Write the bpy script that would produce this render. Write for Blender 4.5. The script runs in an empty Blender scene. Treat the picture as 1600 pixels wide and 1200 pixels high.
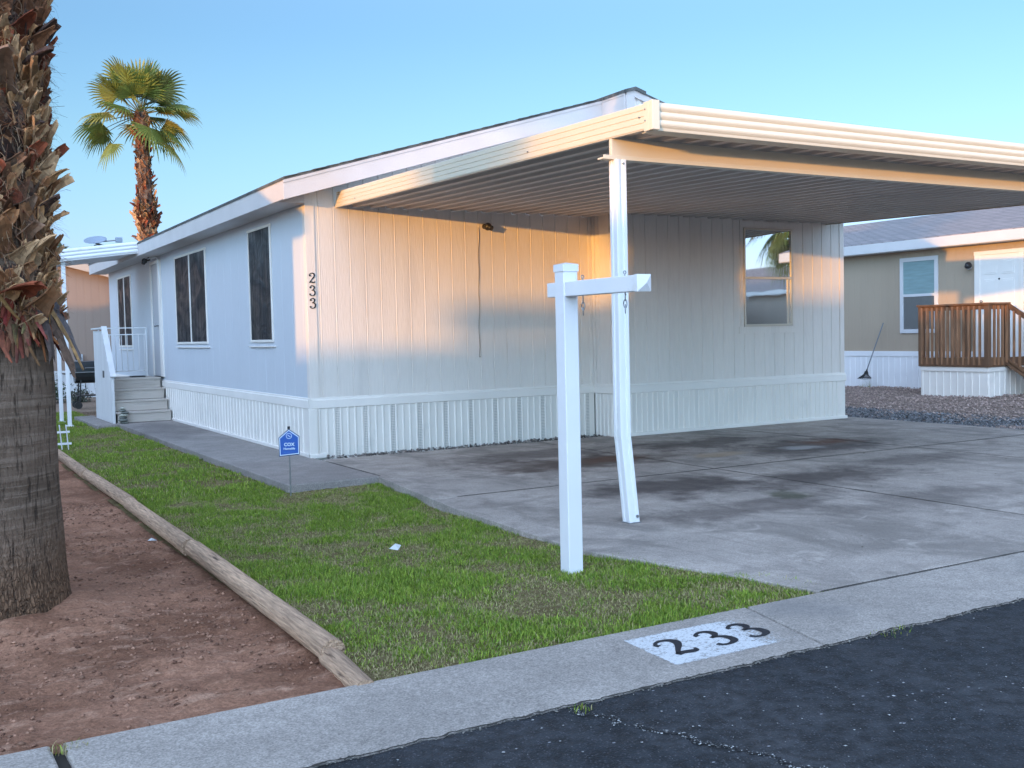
import bpy, math, random
import numpy as np
from mathutils import Vector, Matrix, noise
R = math.radians
sc = bpy.context.scene
COL = sc.collection

# ------------------------------------------------------------------ camera
cam_d = bpy.data.cameras.new("camera")
cam = bpy.data.objects.new("camera", cam_d); COL.objects.link(cam)
fw = Vector((0.49945686, 0.86500093, -0.04812724)); rt = Vector((0.8652367, -0.50085238, -0.02263523)); up = Vector((0.04368413, 0.03033614, 0.99858471))
cam.matrix_world = Matrix(((rt.x, up.x, -fw.x, -4.2327), (rt.y, up.y, -fw.y, -12.2141), (rt.z, up.z, -fw.z, 1.45), (0, 0, 0, 1)))
cam_d.sensor_width = 36; cam_d.sensor_fit = 'HORIZONTAL'
cam_d.lens = 1639.4 / 1600 * 36
cam_d.clip_start = 0.05; cam_d.clip_end = 3000
sc.camera = cam

# ------------------------------------------------------------------ light
SUN_AZ = 61.0      # degrees from +y towards +x in which the light travels
SUN_EL = 2.5
SKY_STR = 0.15
EXPO = 2.42
SKY_TINT = (.52, .62, .76, 1); SKY_Z0, SKY_Z1, SKY_K = .26, .7, (5.1, 3.1, 2.3, 1); SKY_GLOW = (4.1, 3.8, 3.6, 1)   # added sky tint and gain, zenith and sunset side, to lift shaded surfaces
w = bpy.data.worlds.new("World"); sc.world = w; w.use_nodes = True
nt = w.node_tree; nt.nodes.clear()
sky = nt.nodes.new('ShaderNodeTexSky'); sky.sky_type = 'NISHITA'; sky.sun_disc = False
sky.sun_elevation = R(SUN_EL); sky.sun_rotation = R(180 + SUN_AZ)
sky.air_density = 1.0; sky.dust_density = 0.1; sky.ozone_density = 2.0; sky.altitude = 350
bg = nt.nodes.new('ShaderNodeBackground'); bg.inputs[1].default_value = SKY_STR
wo = nt.nodes.new('ShaderNodeOutputWorld')
tcw = nt.nodes.new('ShaderNodeTexCoord'); sxw = nt.nodes.new('ShaderNodeSeparateXYZ'); nt.links.new(tcw.outputs['Generated'], sxw.inputs[0])
mrw = nt.nodes.new('ShaderNodeMapRange'); mrw.interpolation_type = 'SMOOTHSTEP'; nt.links.new(sxw.outputs[2], mrw.inputs[0])
for i_, v_ in enumerate((SKY_Z0, SKY_Z1)): mrw.inputs[i_ + 1].default_value = v_
tnt = nt.nodes.new('ShaderNodeMix'); tnt.data_type = 'RGBA'; tnt.blend_type = 'MULTIPLY'; tnt.inputs[0].default_value = 1; tnt.inputs[7].default_value = SKY_TINT; nt.links.new(sky.outputs[0], tnt.inputs[6])
mrw.inputs[3].default_value = 0; mrw.inputs[4].default_value = 1
zcm = nt.nodes.new('ShaderNodeMix'); zcm.data_type = 'RGBA'; nt.links.new(mrw.outputs[0], zcm.inputs[0]); zcm.inputs[6].default_value = (1, 1, 1, 1); zcm.inputs[7].default_value = SKY_K
vmw = nt.nodes.new('ShaderNodeVectorMath'); vmw.operation = 'MULTIPLY'; nt.links.new(tnt.outputs[2], vmw.inputs[0]); nt.links.new(zcm.outputs[2], vmw.inputs[1])
dtw = nt.nodes.new('ShaderNodeVectorMath'); dtw.operation = 'DOT_PRODUCT'; nt.links.new(tcw.outputs['Generated'], dtw.inputs[0]); dtw.inputs[1].default_value = (-.45, -.893, 0)
mr2 = nt.nodes.new('ShaderNodeMapRange'); mr2.interpolation_type = 'SMOOTHSTEP'; nt.links.new(dtw.outputs['Value'], mr2.inputs[0])
for i_, v_ in enumerate((-.15, .8, 0, 1)): mr2.inputs[i_ + 1].default_value = v_
gcm = nt.nodes.new('ShaderNodeMix'); gcm.data_type = 'RGBA'; nt.links.new(mr2.outputs[0], gcm.inputs[0]); gcm.inputs[6].default_value = (1, 1, 1, 1); gcm.inputs[7].default_value = SKY_GLOW
vm2 = nt.nodes.new('ShaderNodeVectorMath'); vm2.operation = 'MULTIPLY'; nt.links.new(vmw.outputs[0], vm2.inputs[0]); nt.links.new(gcm.outputs[2], vm2.inputs[1])
mr3 = nt.nodes.new('ShaderNodeMapRange'); mr3.interpolation_type = 'SMOOTHSTEP'; nt.links.new(sxw.outputs[2], mr3.inputs[0])
for i_, v_ in enumerate((-.02, .19, 0, 1)): mr3.inputs[i_ + 1].default_value = v_
hcm = nt.nodes.new('ShaderNodeMix'); hcm.data_type = 'RGBA'; nt.links.new(mr3.outputs[0], hcm.inputs[0]); hcm.inputs[6].default_value = (.72, .82, 2.1, 1); hcm.inputs[7].default_value = (1, 1, 1, 1)
vm3 = nt.nodes.new('ShaderNodeVectorMath'); vm3.operation = 'MULTIPLY'; nt.links.new(vm2.outputs[0], vm3.inputs[0]); nt.links.new(hcm.outputs[2], vm3.inputs[1])
nt.links.new(vm3.outputs[0], bg.inputs[0]); nt.links.new(bg.outputs[0], wo.inputs[0])
sd = bpy.data.lights.new("sun", 'SUN'); sd.energy = 0.85; sd.angle = R(0.55); sd.color = (1.0, 0.47, 0.09)
sun = bpy.data.objects.new("sun", sd); COL.objects.link(sun)
L = Vector((math.sin(R(SUN_AZ)) * math.cos(R(SUN_EL)), math.cos(R(SUN_AZ)) * math.cos(R(SUN_EL)), -math.sin(R(SUN_EL))))
sun.rotation_euler = L.to_track_quat('-Z', 'Y').to_euler(); sun.location = (-30, -20, 12)
sc.view_settings.view_transform = 'Standard'; sc.view_settings.look = 'None'
sc.view_settings.exposure = EXPO; sc.view_settings.gamma = 1

# ------------------------------------------------------------------ materials
MATS = {}
def mat(name, col, rough=0.6, var=0.08, vscale=1.5, bump=0.0, bscale=30, stretch=(1, 1, 1), spec=0.5, metal=0, col2=None, c2scale=3, c2lo=.45, c2hi=.6, fine=0.0, fscale=120, detail=6, bdist=0.01):
    if name in MATS: return MATS[name]
    m = bpy.data.materials.new(name); m.use_nodes = True; t = m.node_tree; N = t.nodes; K = t.links
    b = N['Principled BSDF']; b.inputs['Roughness'].default_value = rough; b.inputs['Metallic'].default_value = metal
    b.inputs['Specular IOR Level'].default_value = spec
    tc = N.new('ShaderNodeTexCoord'); mp = N.new('ShaderNodeMapping'); mp.inputs['Scale'].default_value = stretch
    K.new(tc.outputs['Object'], mp.inputs[0])
    n1 = N.new('ShaderNodeTexNoise'); n1.inputs['Scale'].default_value = vscale; n1.inputs['Detail'].default_value = detail
    K.new(mp.outputs[0], n1.inputs[0])
    rp = N.new('ShaderNodeValToRGB'); rp.color_ramp.elements[0].position = .3; rp.color_ramp.elements[1].position = .7
    rp.color_ramp.elements[0].color = [c * (1 - var) for c in col] + [1]; rp.color_ramp.elements[1].color = [min(1, c * (1 + var)) for c in col] + [1]
    K.new(n1.outputs[0], rp.inputs[0]); out = rp.outputs[0]
    if col2:
        n2 = N.new('ShaderNodeTexNoise'); n2.inputs['Scale'].default_value = c2scale; n2.inputs['Detail'].default_value = 8; n2.inputs['Roughness'].default_value = .65
        K.new(mp.outputs[0], n2.inputs[0])
        r2 = N.new('ShaderNodeMapRange'); r2.inputs[1].default_value = c2lo; r2.inputs[2].default_value = c2hi
        K.new(n2.outputs[0], r2.inputs[0])
        mx = N.new('ShaderNodeMix'); mx.data_type = 'RGBA'; K.new(r2.outputs[0], mx.inputs[0]); K.new(out, mx.inputs[6]); mx.inputs[7].default_value = list(col2) + [1]
        out = mx.outputs[2]
    if fine:
        n3 = N.new('ShaderNodeTexNoise'); n3.inputs['Scale'].default_value = fscale; n3.inputs['Detail'].default_value = 3
        K.new(mp.outputs[0], n3.inputs[0])
        r3 = N.new('ShaderNodeMapRange'); r3.inputs[1].default_value = .3; r3.inputs[2].default_value = .7; r3.inputs[3].default_value = 1 - fine; r3.inputs[4].default_value = 1 + fine
        K.new(n3.outputs[0], r3.inputs[0])
        m3 = N.new('ShaderNodeMix'); m3.data_type = 'RGBA'; m3.blend_type = 'MULTIPLY'; m3.inputs[0].default_value = 1
        K.new(out, m3.inputs[6]); K.new(r3.outputs[0], m3.inputs[7]); out = m3.outputs[2]
    K.new(out, b.inputs['Base Color'])
    if bump:
        nb = N.new('ShaderNodeTexNoise'); nb.inputs['Scale'].default_value = bscale; nb.inputs['Detail'].default_value = 5
        K.new(mp.outputs[0], nb.inputs[0])
        bp = N.new('ShaderNodeBump'); bp.inputs['Strength'].default_value = bump; bp.inputs['Distance'].default_value = bdist
        K.new(nb.outputs[0], bp.inputs['Height']); K.new(bp.outputs[0], b.inputs['Normal'])
    MATS[name] = m; return m

SIDING = mat('siding_paint', (.70, .65, .60), .55, .045, .9, .35, 60, (1, 1, .12), fine=.03, fscale=40, col2=(.57, .53, .49), c2scale=2.4, c2lo=.56, c2hi=.85)
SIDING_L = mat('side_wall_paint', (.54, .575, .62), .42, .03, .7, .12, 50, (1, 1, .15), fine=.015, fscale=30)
TRIM = mat('trim_paint', (.75, .71, .66), .5, .04, 2, .15, 40, (1, 1, .3))
FASCIA = mat('fascia_paint', (.53, .50, .49), .5, .05, 2.2, .2, 45)
SKIRT = mat('skirting_vinyl', (.74, .70, .645), .45, .04, 1.6, .05, 40, col2=(.60, .58, .54), c2scale=2.2, c2lo=.58, c2hi=.8)
ALU = mat('painted_aluminium', (.66, .585, .46), .38, .03, 1.8, .05, 20)
ALUW = mat('white_aluminium', (.72, .73, .74), .4, .03, 1.8, .05, 20, (1, 1, .3), col2=(.55, .54, .51), c2scale=7, c2lo=.6, c2hi=.78)
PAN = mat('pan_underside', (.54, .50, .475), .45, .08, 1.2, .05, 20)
SHINGLE = mat('dark_shingles', (.085, .088, .085), .9, .35, 9, .6, 60, fine=.3, fscale=60)
VINYL = mat('post_vinyl', (.69, .69, .71), .38, .03, 3, .03, 30, col2=(.56, .545, .51), c2scale=5, c2lo=.6, c2hi=.8)
DARKMETAL = mat('dark_metal', (.02, .02, .022), .45, .2, 8)
BLACKPAINT = mat('black_paint', (.012, .014, .02), .5, .2, 20)
STEEL = mat('galvanised_steel', (.28, .29, .30), .35, .1, 12, metal=.8)
WOODGREY = mat('weathered_log_wood', (.40, .265, .175), .85, .3, 9, 1., 60, (1, .06, 1), col2=(.12, .07, .045), c2scale=34, c2lo=.57, c2hi=.66, fine=.35, fscale=110, bdist=.02)
STEP = mat('painted_step_boards', (.46, .41, .36), .7, .1, 5, .4, 60, (.15, 1, 1), col2=(.30, .28, .25), c2scale=9, c2lo=.55, c2hi=.75)
RAILW = mat('white_fence_board', (.60, .60, .60), .65, .08, 5, .3, 50, (1, 1, .15))
DECK = mat('redwood_stain', (.13, .068, .035), .6, .3, 6, .3, 60, (1, 1, .2))
BARKLOW = None

def new_mat(name):
    m = bpy.data.materials.new(name); m.use_nodes = True; t = m.node_tree
    MATS[name] = m
    return m, t.nodes, t.links, t.nodes['Principled BSDF']
def mathn(N, K, op, a, b=None, c=None, clamp=False):
    n = N.new('ShaderNodeMath'); n.operation = op; n.use_clamp = clamp
    for i, v in enumerate((a, b, c)):
        if v is None: continue
        if isinstance(v, (int, float)): n.inputs[i].default_value = v
        else: K.new(v, n.inputs[i])
    return n.outputs[0]
def ramp(N, K, src, lo, hi, a=0., b=1.):
    n = N.new('ShaderNodeMapRange'); n.interpolation_type = 'SMOOTHSTEP'
    for i, v in enumerate((lo, hi, a, b)): n.inputs[i + 1].default_value = v
    K.new(src, n.inputs[0]); return n.outputs[0]
def mixc(N, K, f, a, b, mode='MIX'):
    n = N.new('ShaderNodeMix'); n.data_type = 'RGBA'; n.blend_type = mode
    for i, v in ((0, f), (6, a), (7, b)):
        if isinstance(v, (int, float)): n.inputs[i].default_value = v
        elif isinstance(v, tuple): n.inputs[i].default_value = list(v) + [1]
        else: K.new(v, n.inputs[i])
    return n.outputs[2]
def noisen(N, K, vec, scale, detail=6, rough=.55, dist=0):
    n = N.new('ShaderNodeTexNoise'); n.inputs['Scale'].default_value = scale; n.inputs['Detail'].default_value = detail
    n.inputs['Roughness'].default_value = rough; n.inputs['Distortion'].default_value = dist
    K.new(vec, n.inputs[0]); return n.outputs[0]
def mapn(N, K, vec, scale=(1, 1, 1), rot=(0, 0, 0)):
    n = N.new('ShaderNodeMapping'); n.inputs['Scale'].default_value = scale; n.inputs['Rotation'].default_value = rot
    K.new(vec, n.inputs[0]); return n.outputs[0]
def bumpn(N, K, b, h, strength=.5, dist=.01, prev=None):
    n = N.new('ShaderNodeBump'); n.inputs['Strength'].default_value = strength; n.inputs['Distance'].default_value = dist
    K.new(h, n.inputs['Height'])
    if prev is not None: K.new(prev, n.inputs['Normal'])
    K.new(n.outputs[0], b.inputs['Normal']); return n.outputs[0]

def concrete_mat(name, base, stains=(), tyre=False, pock=True):
    m, N, K, b = new_mat(name)
    tc = N.new('ShaderNodeTexCoord'); v = tc.outputs['Object']
    big = noisen(N, K, v, .9, 7, .6); mid = noisen(N, K, v, 5, 8, .65); fin = noisen(N, K, v, 110, 3, .6)
    c = mixc(N, K, ramp(N, K, big, .3, .7), tuple(x * .82 for x in base), tuple(x * 1.1 for x in base))
    c = mixc(N, K, ramp(N, K, mid, .35, .72, 0, .55), c, tuple(x * .68 for x in base))
    f3 = ramp(N, K, fin, .3, .7, .72, 1.24)
    c = mixc(N, K, 1., c, f3, 'MULTIPLY')
    gr = noisen(N, K, v, 38, 5, .75)
    c = mixc(N, K, 1., c, ramp(N, K, gr, .35, .65, .86, 1.12), 'MULTIPLY')
    vs_ = N.new('ShaderNodeTexVoronoi'); vs_.inputs['Scale'].default_value = 75; K.new(v, vs_.inputs[0])
    sc_ = N.new('ShaderNodeSeparateColor'); K.new(vs_.outputs['Color'], sc_.inputs[0])
    spk = mathn(N, K, 'MULTIPLY', ramp(N, K, vs_.outputs['Distance'], .12, .3, 1, 0), ramp(N, K, sc_.outputs[0], .70, .74))
    c = mixc(N, K, mathn(N, K, 'MULTIPLY', spk, .6), c, tuple(x * .32 for x in base))
    if pock:
        vo = N.new('ShaderNodeTexVoronoi'); vo.inputs['Scale'].default_value = 42; K.new(v, vo.inputs[0])
        pk = ramp(N, K, vo.outputs['Distance'], .07, .13, 1, 0)
        gate = ramp(N, K, noisen(N, K, v, 9, 3), .5, .6)
        pk = mathn(N, K, 'MULTIPLY', pk, gate)
        c = mixc(N, K, mathn(N, K, 'MULTIPLY', pk, .7), c, (.07, .065, .06))
    if tyre:
        # long dirty streaks running along the driveway
        st = noisen(N, K, mapn(N, K, v, (1.0, .62, 1), (0, 0, R(8))), 1.5, 8, .66, .8)
        c = mixc(N, K, ramp(N, K, st, .46, .64, 0, .6), c, tuple(x * .38 for x in base))
        st2 = noisen(N, K, mapn(N, K, v, (5, .6, 1), (0, 0, R(-14))), 1.3, 6, .6, .4)
        c = mixc(N, K, ramp(N, K, st2, .56, .70, 0, .38), c, tuple(x * .5 for x in base))
        bl = noisen(N, K, v, 2.6, 9, .72, .8)
        c = mixc(N, K, ramp(N, K, bl, .54, .70, 0, .5), c, tuple(x * .42 for x in base))
        c = mixc(N, K, ramp(N, K, bl, .44, .32, 0, .5), c, tuple(x * 1.35 for x in base))
        wv = N.new('ShaderNodeTexWave'); wv.wave_type = 'RINGS'; wv.inputs['Scale'].default_value = 1.1; wv.inputs['Distortion'].default_value = 3; wv.inputs['Detail'].default_value = 3
        K.new(mapn(N, K, v, (1, .55, 1)), wv.inputs[0])
        arc = mathn(N, K, 'MULTIPLY', ramp(N, K, wv.outputs[1], .86, .97), ramp(N, K, big, .5, .62))
        c = mixc(N, K, mathn(N, K, 'MULTIPLY', arc, .35), c, tuple(x * .4 for x in base))
    sx = N.new('ShaderNodeSeparateXYZ'); K.new(v, sx.inputs[0])
    wob = noisen(N, K, v, 1.7, 8, .68)
    for (x, y, rx, ry, col, amt) in stains:
        dx = mathn(N, K, 'DIVIDE', mathn(N, K, 'SUBTRACT', sx.outputs[0], x), rx)
        dy = mathn(N, K, 'DIVIDE', mathn(N, K, 'SUBTRACT', sx.outputs[1], y), ry)
        d = mathn(N, K, 'SQRT', mathn(N, K, 'ADD', mathn(N, K, 'MULTIPLY', dx, dx), mathn(N, K, 'MULTIPLY', dy, dy)))
        d = mathn(N, K, 'ADD', d, mathn(N, K, 'MULTIPLY', mathn(N, K, 'SUBTRACT', wob, .5), 2.6))
        f = ramp(N, K, d, .25, 1.05, amt, 0)
        c = mixc(N, K, f, c, col)
    K.new(c, b.inputs['Base Color'])
    K.new(ramp(N, K, mid, .3, .7, .78, .93), b.inputs['Roughness']); b.inputs['Specular IOR Level'].default_value = .3
    p = bumpn(N, K, b, fin, .35, .003)
    bumpn(N, K, b, mid, .3, .012, p)
    return m
CB = (.40, .35, .31)
OIL = (.05, .038, .036)
CONC_DRIVE = concrete_mat('driveway_concrete', CB, [
    (2.45, -2.55, 1.5, .75, (.085, .062, .05), .85), (2.7, -2.5, .7, .28, (.10, .042, .022), .8), (1.75, -2.35, .9, .6, (.08, .055, .045), .5),
    (5.3, -3.0, 1.5, .9, OIL, .75), (5.7, -2.8, .5, .35, (.13, .055, .03), .8), (5.05, -3.05, .35, .22, (.42, .41, .40), .7),
    (3.9, -2.95, .6, .22, (.40, .30, .20), .6), (1.9, -4.6, 1.2, .8, OIL, .8), (1.6, -5.9, 1.3, .45, OIL, .6), (3.2, -5.0, 1.6, .55, OIL, .75), (4.6, -1.9, 1.6, .6, OIL, .7), (2.2, -1.6, 1.8, .7, OIL, .6), (4.9, -4.6, 1.5, .4, OIL, .5), (2.35, -5.55, .22, .3, (.05, .055, .03), .7), (3.1, -6.4, 1.6, .5, OIL, .4)], True)
CONC_WALK = concrete_mat('walkway_concrete', (.30, .27, .25), [(-.6, 5.5, .8, 2.5, OIL, .35)])
CONC_GUT = concrete_mat('gutter_concrete', (.36, .32, .285), [(-1.32, -8.58, .09, .04, (.22, .17, .14), .6), (-.3, -8.3, .35, .22, (.18, .17, .165), .5), (2.6, -8.4, 1.4, .3, (.2, .19, .18), .4)])

def asphalt_mat():
    m, N, K, b = new_mat('worn_asphalt')
    tc = N.new('ShaderNodeTexCoord'); v = tc.outputs['Object']
    big = noisen(N, K, v, 1.1, 7, .65); mid = noisen(N, K, v, 14, 6, .7); fin = noisen(N, K, v, 160, 2, .6)
    c = mixc(N, K, ramp(N, K, big, .35, .68), (.009, .012, .016), (.028, .030, .034))
    c = mixc(N, K, 1., c, ramp(N, K, mid, .35, .65, .5, 1.6), 'MULTIPLY')
    vo = N.new('ShaderNodeTexVoronoi'); vo.inputs['Scale'].default_value = 95; K.new(v, vo.inputs[0])
    sa = N.new('ShaderNodeSeparateColor'); K.new(vo.outputs['Color'], sa.inputs[0])
    c = mixc(N, K, mathn(N, K, 'MULTIPLY', ramp(N, K, vo.outputs['Distance'], .15, .45, .8, 0), ramp(N, K, sa.outputs[1], .45, .95)), c, (.11, .11, .125))
    vo2 = N.new('ShaderNodeTexVoronoi'); vo2.inputs['Scale'].default_value = 11; K.new(mapn(N, K, v, (1, 1.6, 1)), vo2.inputs[0])
    chip = ramp(N, K, vo2.outputs['Distance'], .06, .10, 1, 0)
    sel = N.new('ShaderNodeSeparateColor'); K.new(vo2.outputs['Color'], sel.inputs[0])
    chip = mathn(N, K, 'MULTIPLY', chip, ramp(N, K, sel.outputs[0], .60, .64))
    c = mixc(N, K, chip, c, (.26, .26, .28))
    K.new(c, b.inputs['Base Color']); b.inputs['Roughness'].default_value = .72; b.inputs['Specular IOR Level'].default_value = .35
    p = bumpn(N, K, b, vo.outputs['Distance'], .75, .006)
    bumpn(N, K, b, mid, .5, .01, p)
    return m
ASPHALT = asphalt_mat()

def dirt_mat(name, a, bcol, c2, sc_=1.0):
    m, N, K, b = new_mat(name)
    tc = N.new('ShaderNodeTexCoord'); v = tc.outputs['Object']
    big = noisen(N, K, v, 1.0 * sc_, 8, .62, .4); mid = noisen(N, K, mapn(N, K, v, (1, 2.2, 1), (0, 0, R(25))), 5 * sc_, 9, .68); fin = noisen(N, K, v, 60 * sc_, 4, .65)
    c = mixc(N, K, ramp(N, K, big, .35, .66), a, bcol)
    c = mixc(N, K, ramp(N, K, mid, .5, .72, 0, .6), c, c2)
    c = mixc(N, K, 1., c, ramp(N, K, fin, .25, .75, .7, 1.3), 'MULTIPLY')
    K.new(c, b.inputs['Base Color']); b.inputs['Roughness'].default_value = .95; b.inputs['Specular IOR Level'].default_value = .15
    p = bumpn(N, K, b, fin, .8, .012); bumpn(N, K, b, mid, .8, .03, p)
    return m
DIRT = dirt_mat('red_dirt', (.17, .08, .048), (.32, .165, .105), (.48, .29, .20))
SOIL = dirt_mat('lawn_soil', (.15, .11, .05), (.22, .17, .085), (.34, .27, .15), 4)
GRAVELBED = dirt_mat('gravel_bed', (.20, .155, .13), (.26, .20, .165), (.13, .11, .10), 4)
FARGROUND = dirt_mat('desert_ground', (.22, .16, .12), (.27, .2, .15), (.17, .14, .1), .5)

def vcol_mat(name, rough=.6, trans=0.0, attr='tint', bump=0, spec=.3):
    m, N, K, b = new_mat(name)
    a = N.new('ShaderNodeAttribute'); a.attribute_name = attr
    tc = N.new('ShaderNodeTexCoord'); n = noisen(N, K, tc.outputs['Object'], 30, 4)
    c = mixc(N, K, 1., a.outputs['Color'], ramp(N, K, n, .3, .7, .8, 1.2), 'MULTIPLY')
    K.new(c, b.inputs['Base Color']); b.inputs['Roughness'].default_value = rough; b.inputs['Specular IOR Level'].default_value = spec
    if trans:
        tr = N.new('ShaderNodeBsdfTranslucent'); K.new(c, tr.inputs[0]); ms = N.new('ShaderNodeMixShader'); ms.inputs[0].default_value = trans
        K.new(b.outputs[0], ms.inputs[1]); K.new(tr.outputs[0], ms.inputs[2]); K.new(ms.outputs[0], N['Material Output'].inputs[0])
    if bump: bumpn(N, K, b, noisen(N, K, mapn(N, K, tc.outputs['Object'], (1, 1, .2)), 60, 5), bump, .01)
    return m
GRASS = vcol_mat('grass_blades', .55, .35)
LEAF = vcol_mat('leaf_foliage', .5, .25)
BOOT = vcol_mat('palm_boot_husk', .8, 0, bump=.5)
STONE = vcol_mat('stone_chips', .85)

def bark_mat():
    m, N, K, b = new_mat('palm_bark')
    tc = N.new('ShaderNodeTexCoord'); v = tc.outputs['Object']
    ring = noisen(N, K, mapn(N, K, v, (1.2, 1.2, 26)), 1.6, 5, .6, .3)
    fis = noisen(N, K, mapn(N, K, v, (30, 30, 4.5)), 1.5, 6, .65, .5)
    sx = N.new('ShaderNodeSeparateXYZ'); K.new(v, sx.inputs[0])
    nw = N.new('ShaderNodeTexNoise'); nw.inputs['Scale'].default_value = 9; K.new(v, nw.inputs[0])
    mv = N.new('ShaderNodeMix'); mv.data_type = 'RGBA'; mv.blend_type = 'LINEAR_LIGHT'; mv.inputs[0].default_value = .035; K.new(v, mv.inputs[6]); K.new(nw.outputs[1], mv.inputs[7]); mixv = mv.outputs[2]
    vo = N.new('ShaderNodeTexVoronoi'); vo.feature = 'DISTANCE_TO_EDGE'; vo.inputs['Scale'].default_value = 1; K.new(mapn(N, K, mixv, (62, 62, 17)), vo.inputs[0])
    crack = ramp(N, K, vo.outputs[0], .02, .22, 1, 0)
    big = noisen(N, K, v, 2.5, 6)
    c = mixc(N, K, ramp(N, K, big, .3, .7), (.115, .078, .055), (.19, .13, .095))
    c = mixc(N, K, ramp(N, K, ring, .45, .62, 0, .6), c, (.26, .19, .145))
    low = ramp(N, K, mathn(N, K, 'ADD', sx.outputs[2], mathn(N, K, 'MULTIPLY', big, .3)), .2, .75, 1, 0)
    c = mixc(N, K, mathn(N, K, 'MULTIPLY', low, .75), c, (.27, .15, .085))
    c = mixc(N, K, ramp(N, K, fis, .53, .64, 0, .8), c, (.035, .024, .018))
    c = mixc(N, K, mathn(N, K, 'MULTIPLY', mathn(N, K, 'MULTIPLY', crack, low), .65), c, (.05, .03, .02))
    K.new(c, b.inputs['Base Color']); b.inputs['Roughness'].default_value = .92; b.inputs['Specular IOR Level'].default_value = .2
    p = bumpn(N, K, b, fis, 1.0, -.03)
    p = bumpn(N, K, b, ring, .6, .02, p)
    bumpn(N, K, b, mathn(N, K, 'MULTIPLY', crack, low), .8, -.02, p)
    return m
BARK = bark_mat()

def glass_mat(name, col, rough=.03, spec=1.0):
    m, N, K, b = new_mat(name)
    b.inputs['Base Color'].default_value = list(col) + [1]; b.inputs['Roughness'].default_value = rough
    b.inputs['Specular IOR Level'].default_value = spec; b.inputs['IOR'].default_value = 1.7
    b.inputs['Coat Weight'].default_value = 1.0; b.inputs['Coat Roughness'].default_value = .01; b.inputs['Coat IOR'].default_value = 2.2
    tc = N.new('ShaderNodeTexCoord'); bumpn(N, K, b, noisen(N, K, tc.outputs['Object'], 2.2, 2), .05, .02)
    return m
GLASS = glass_mat('window_glass', (.05, .06, .065))
def mirror_mat():
    # sun-control glass of the window under the carport: strongly reflecting
    m, N, K, b = new_mat('reflective_glass')
    b.inputs['Base Color'].default_value = (.62, .66, .68, 1); b.inputs['Metallic'].default_value = .9; b.inputs['Roughness'].default_value = .02
    tc = N.new('ShaderNodeTexCoord'); bumpn(N, K, b, noisen(N, K, tc.outputs['Object'], 1.5, 2), .04, .02)
    return m
MIRROR = mirror_mat()
def screen_mat():
    m, N, K, b = new_mat('black_sun_screen')
    tc = N.new('ShaderNodeTexCoord'); v = tc.outputs['Object']
    n1 = noisen(N, K, mapn(N, K, v, (1, 1.6, 3), (R(35), 0, 0)), 1.1, 3, .5, .8)
    n2 = noisen(N, K, mapn(N, K, v, (1, 4, .8), (R(-12), 0, 0)), 1.3, 2, .5, .5)
    n3 = noisen(N, K, v, 25, 4)
    c = mixc(N, K, ramp(N, K, n2, .35, .75), (.004, .005, .008), (.014, .016, .022))
    K.new(c, b.inputs['Base Color']); b.inputs['Specular IOR Level'].default_value = .3
    K.new(ramp(N, K, n1, .3, .7, .3, .55), b.inputs['Roughness'])
    p = bumpn(N, K, b, n1, .8, .035); p = bumpn(N, K, b, n2, .8, .03, p)
    return m
SCREEN = screen_mat()
def vent_mat():
    m, N, K, b = new_mat('perforated_skirting')
    tc = N.new('ShaderNodeTexCoord'); v = tc.outputs['Object']
    vo = N.new('ShaderNodeTexVoronoi'); vo.inputs['Scale'].default_value = 1; vo.inputs['Randomness'].default_value = 0
    K.new(mapn(N, K, v, (48, 48, 48)), vo.inputs[0])
    f = ramp(N, K, vo.outputs['Distance'], .25, .36, .8, 0)
    c = mixc(N, K, f, (.70, .665, .615), (.12, .12, .12)); K.new(c, b.inputs['Base Color']); b.inputs['Roughness'].default_value = .5
    return m
VENT = vent_mat()
def roof_shingle_light():
    m, N, K, b = new_mat('grey_shingle_courses')
    tc = N.new('ShaderNodeTexCoord'); v = tc.outputs['Object']
    br = N.new('ShaderNodeTexBrick'); br.inputs['Scale'].default_value = 1; br.inputs['Brick Width'].default_value = .3; br.inputs['Row Height'].default_value = .13
    br.inputs['Mortar Size'].default_value = .012; br.inputs['Color1'].default_value = (.30, .27, .27, 1); br.inputs['Color2'].default_value = (.22, .205, .21, 1); br.inputs['Mortar'].default_value = (.1, .09, .09, 1)
    K.new(mapn(N, K, v, (1, 1, 1), (0, 0, R(90))), br.inputs[0])
    fin = noisen(N, K, v, 60, 3)
    c = mixc(N, K, 1., br.outputs[0], ramp(N, K, fin, .3, .7, .8, 1.2), 'MULTIPLY'); K.new(c, b.inputs['Base Color']); b.inputs['Roughness'].default_value = .9
    bumpn(N, K, b, br.outputs['Fac'], .6, -.015)
    return m
ROOFL = roof_shingle_light()
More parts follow.
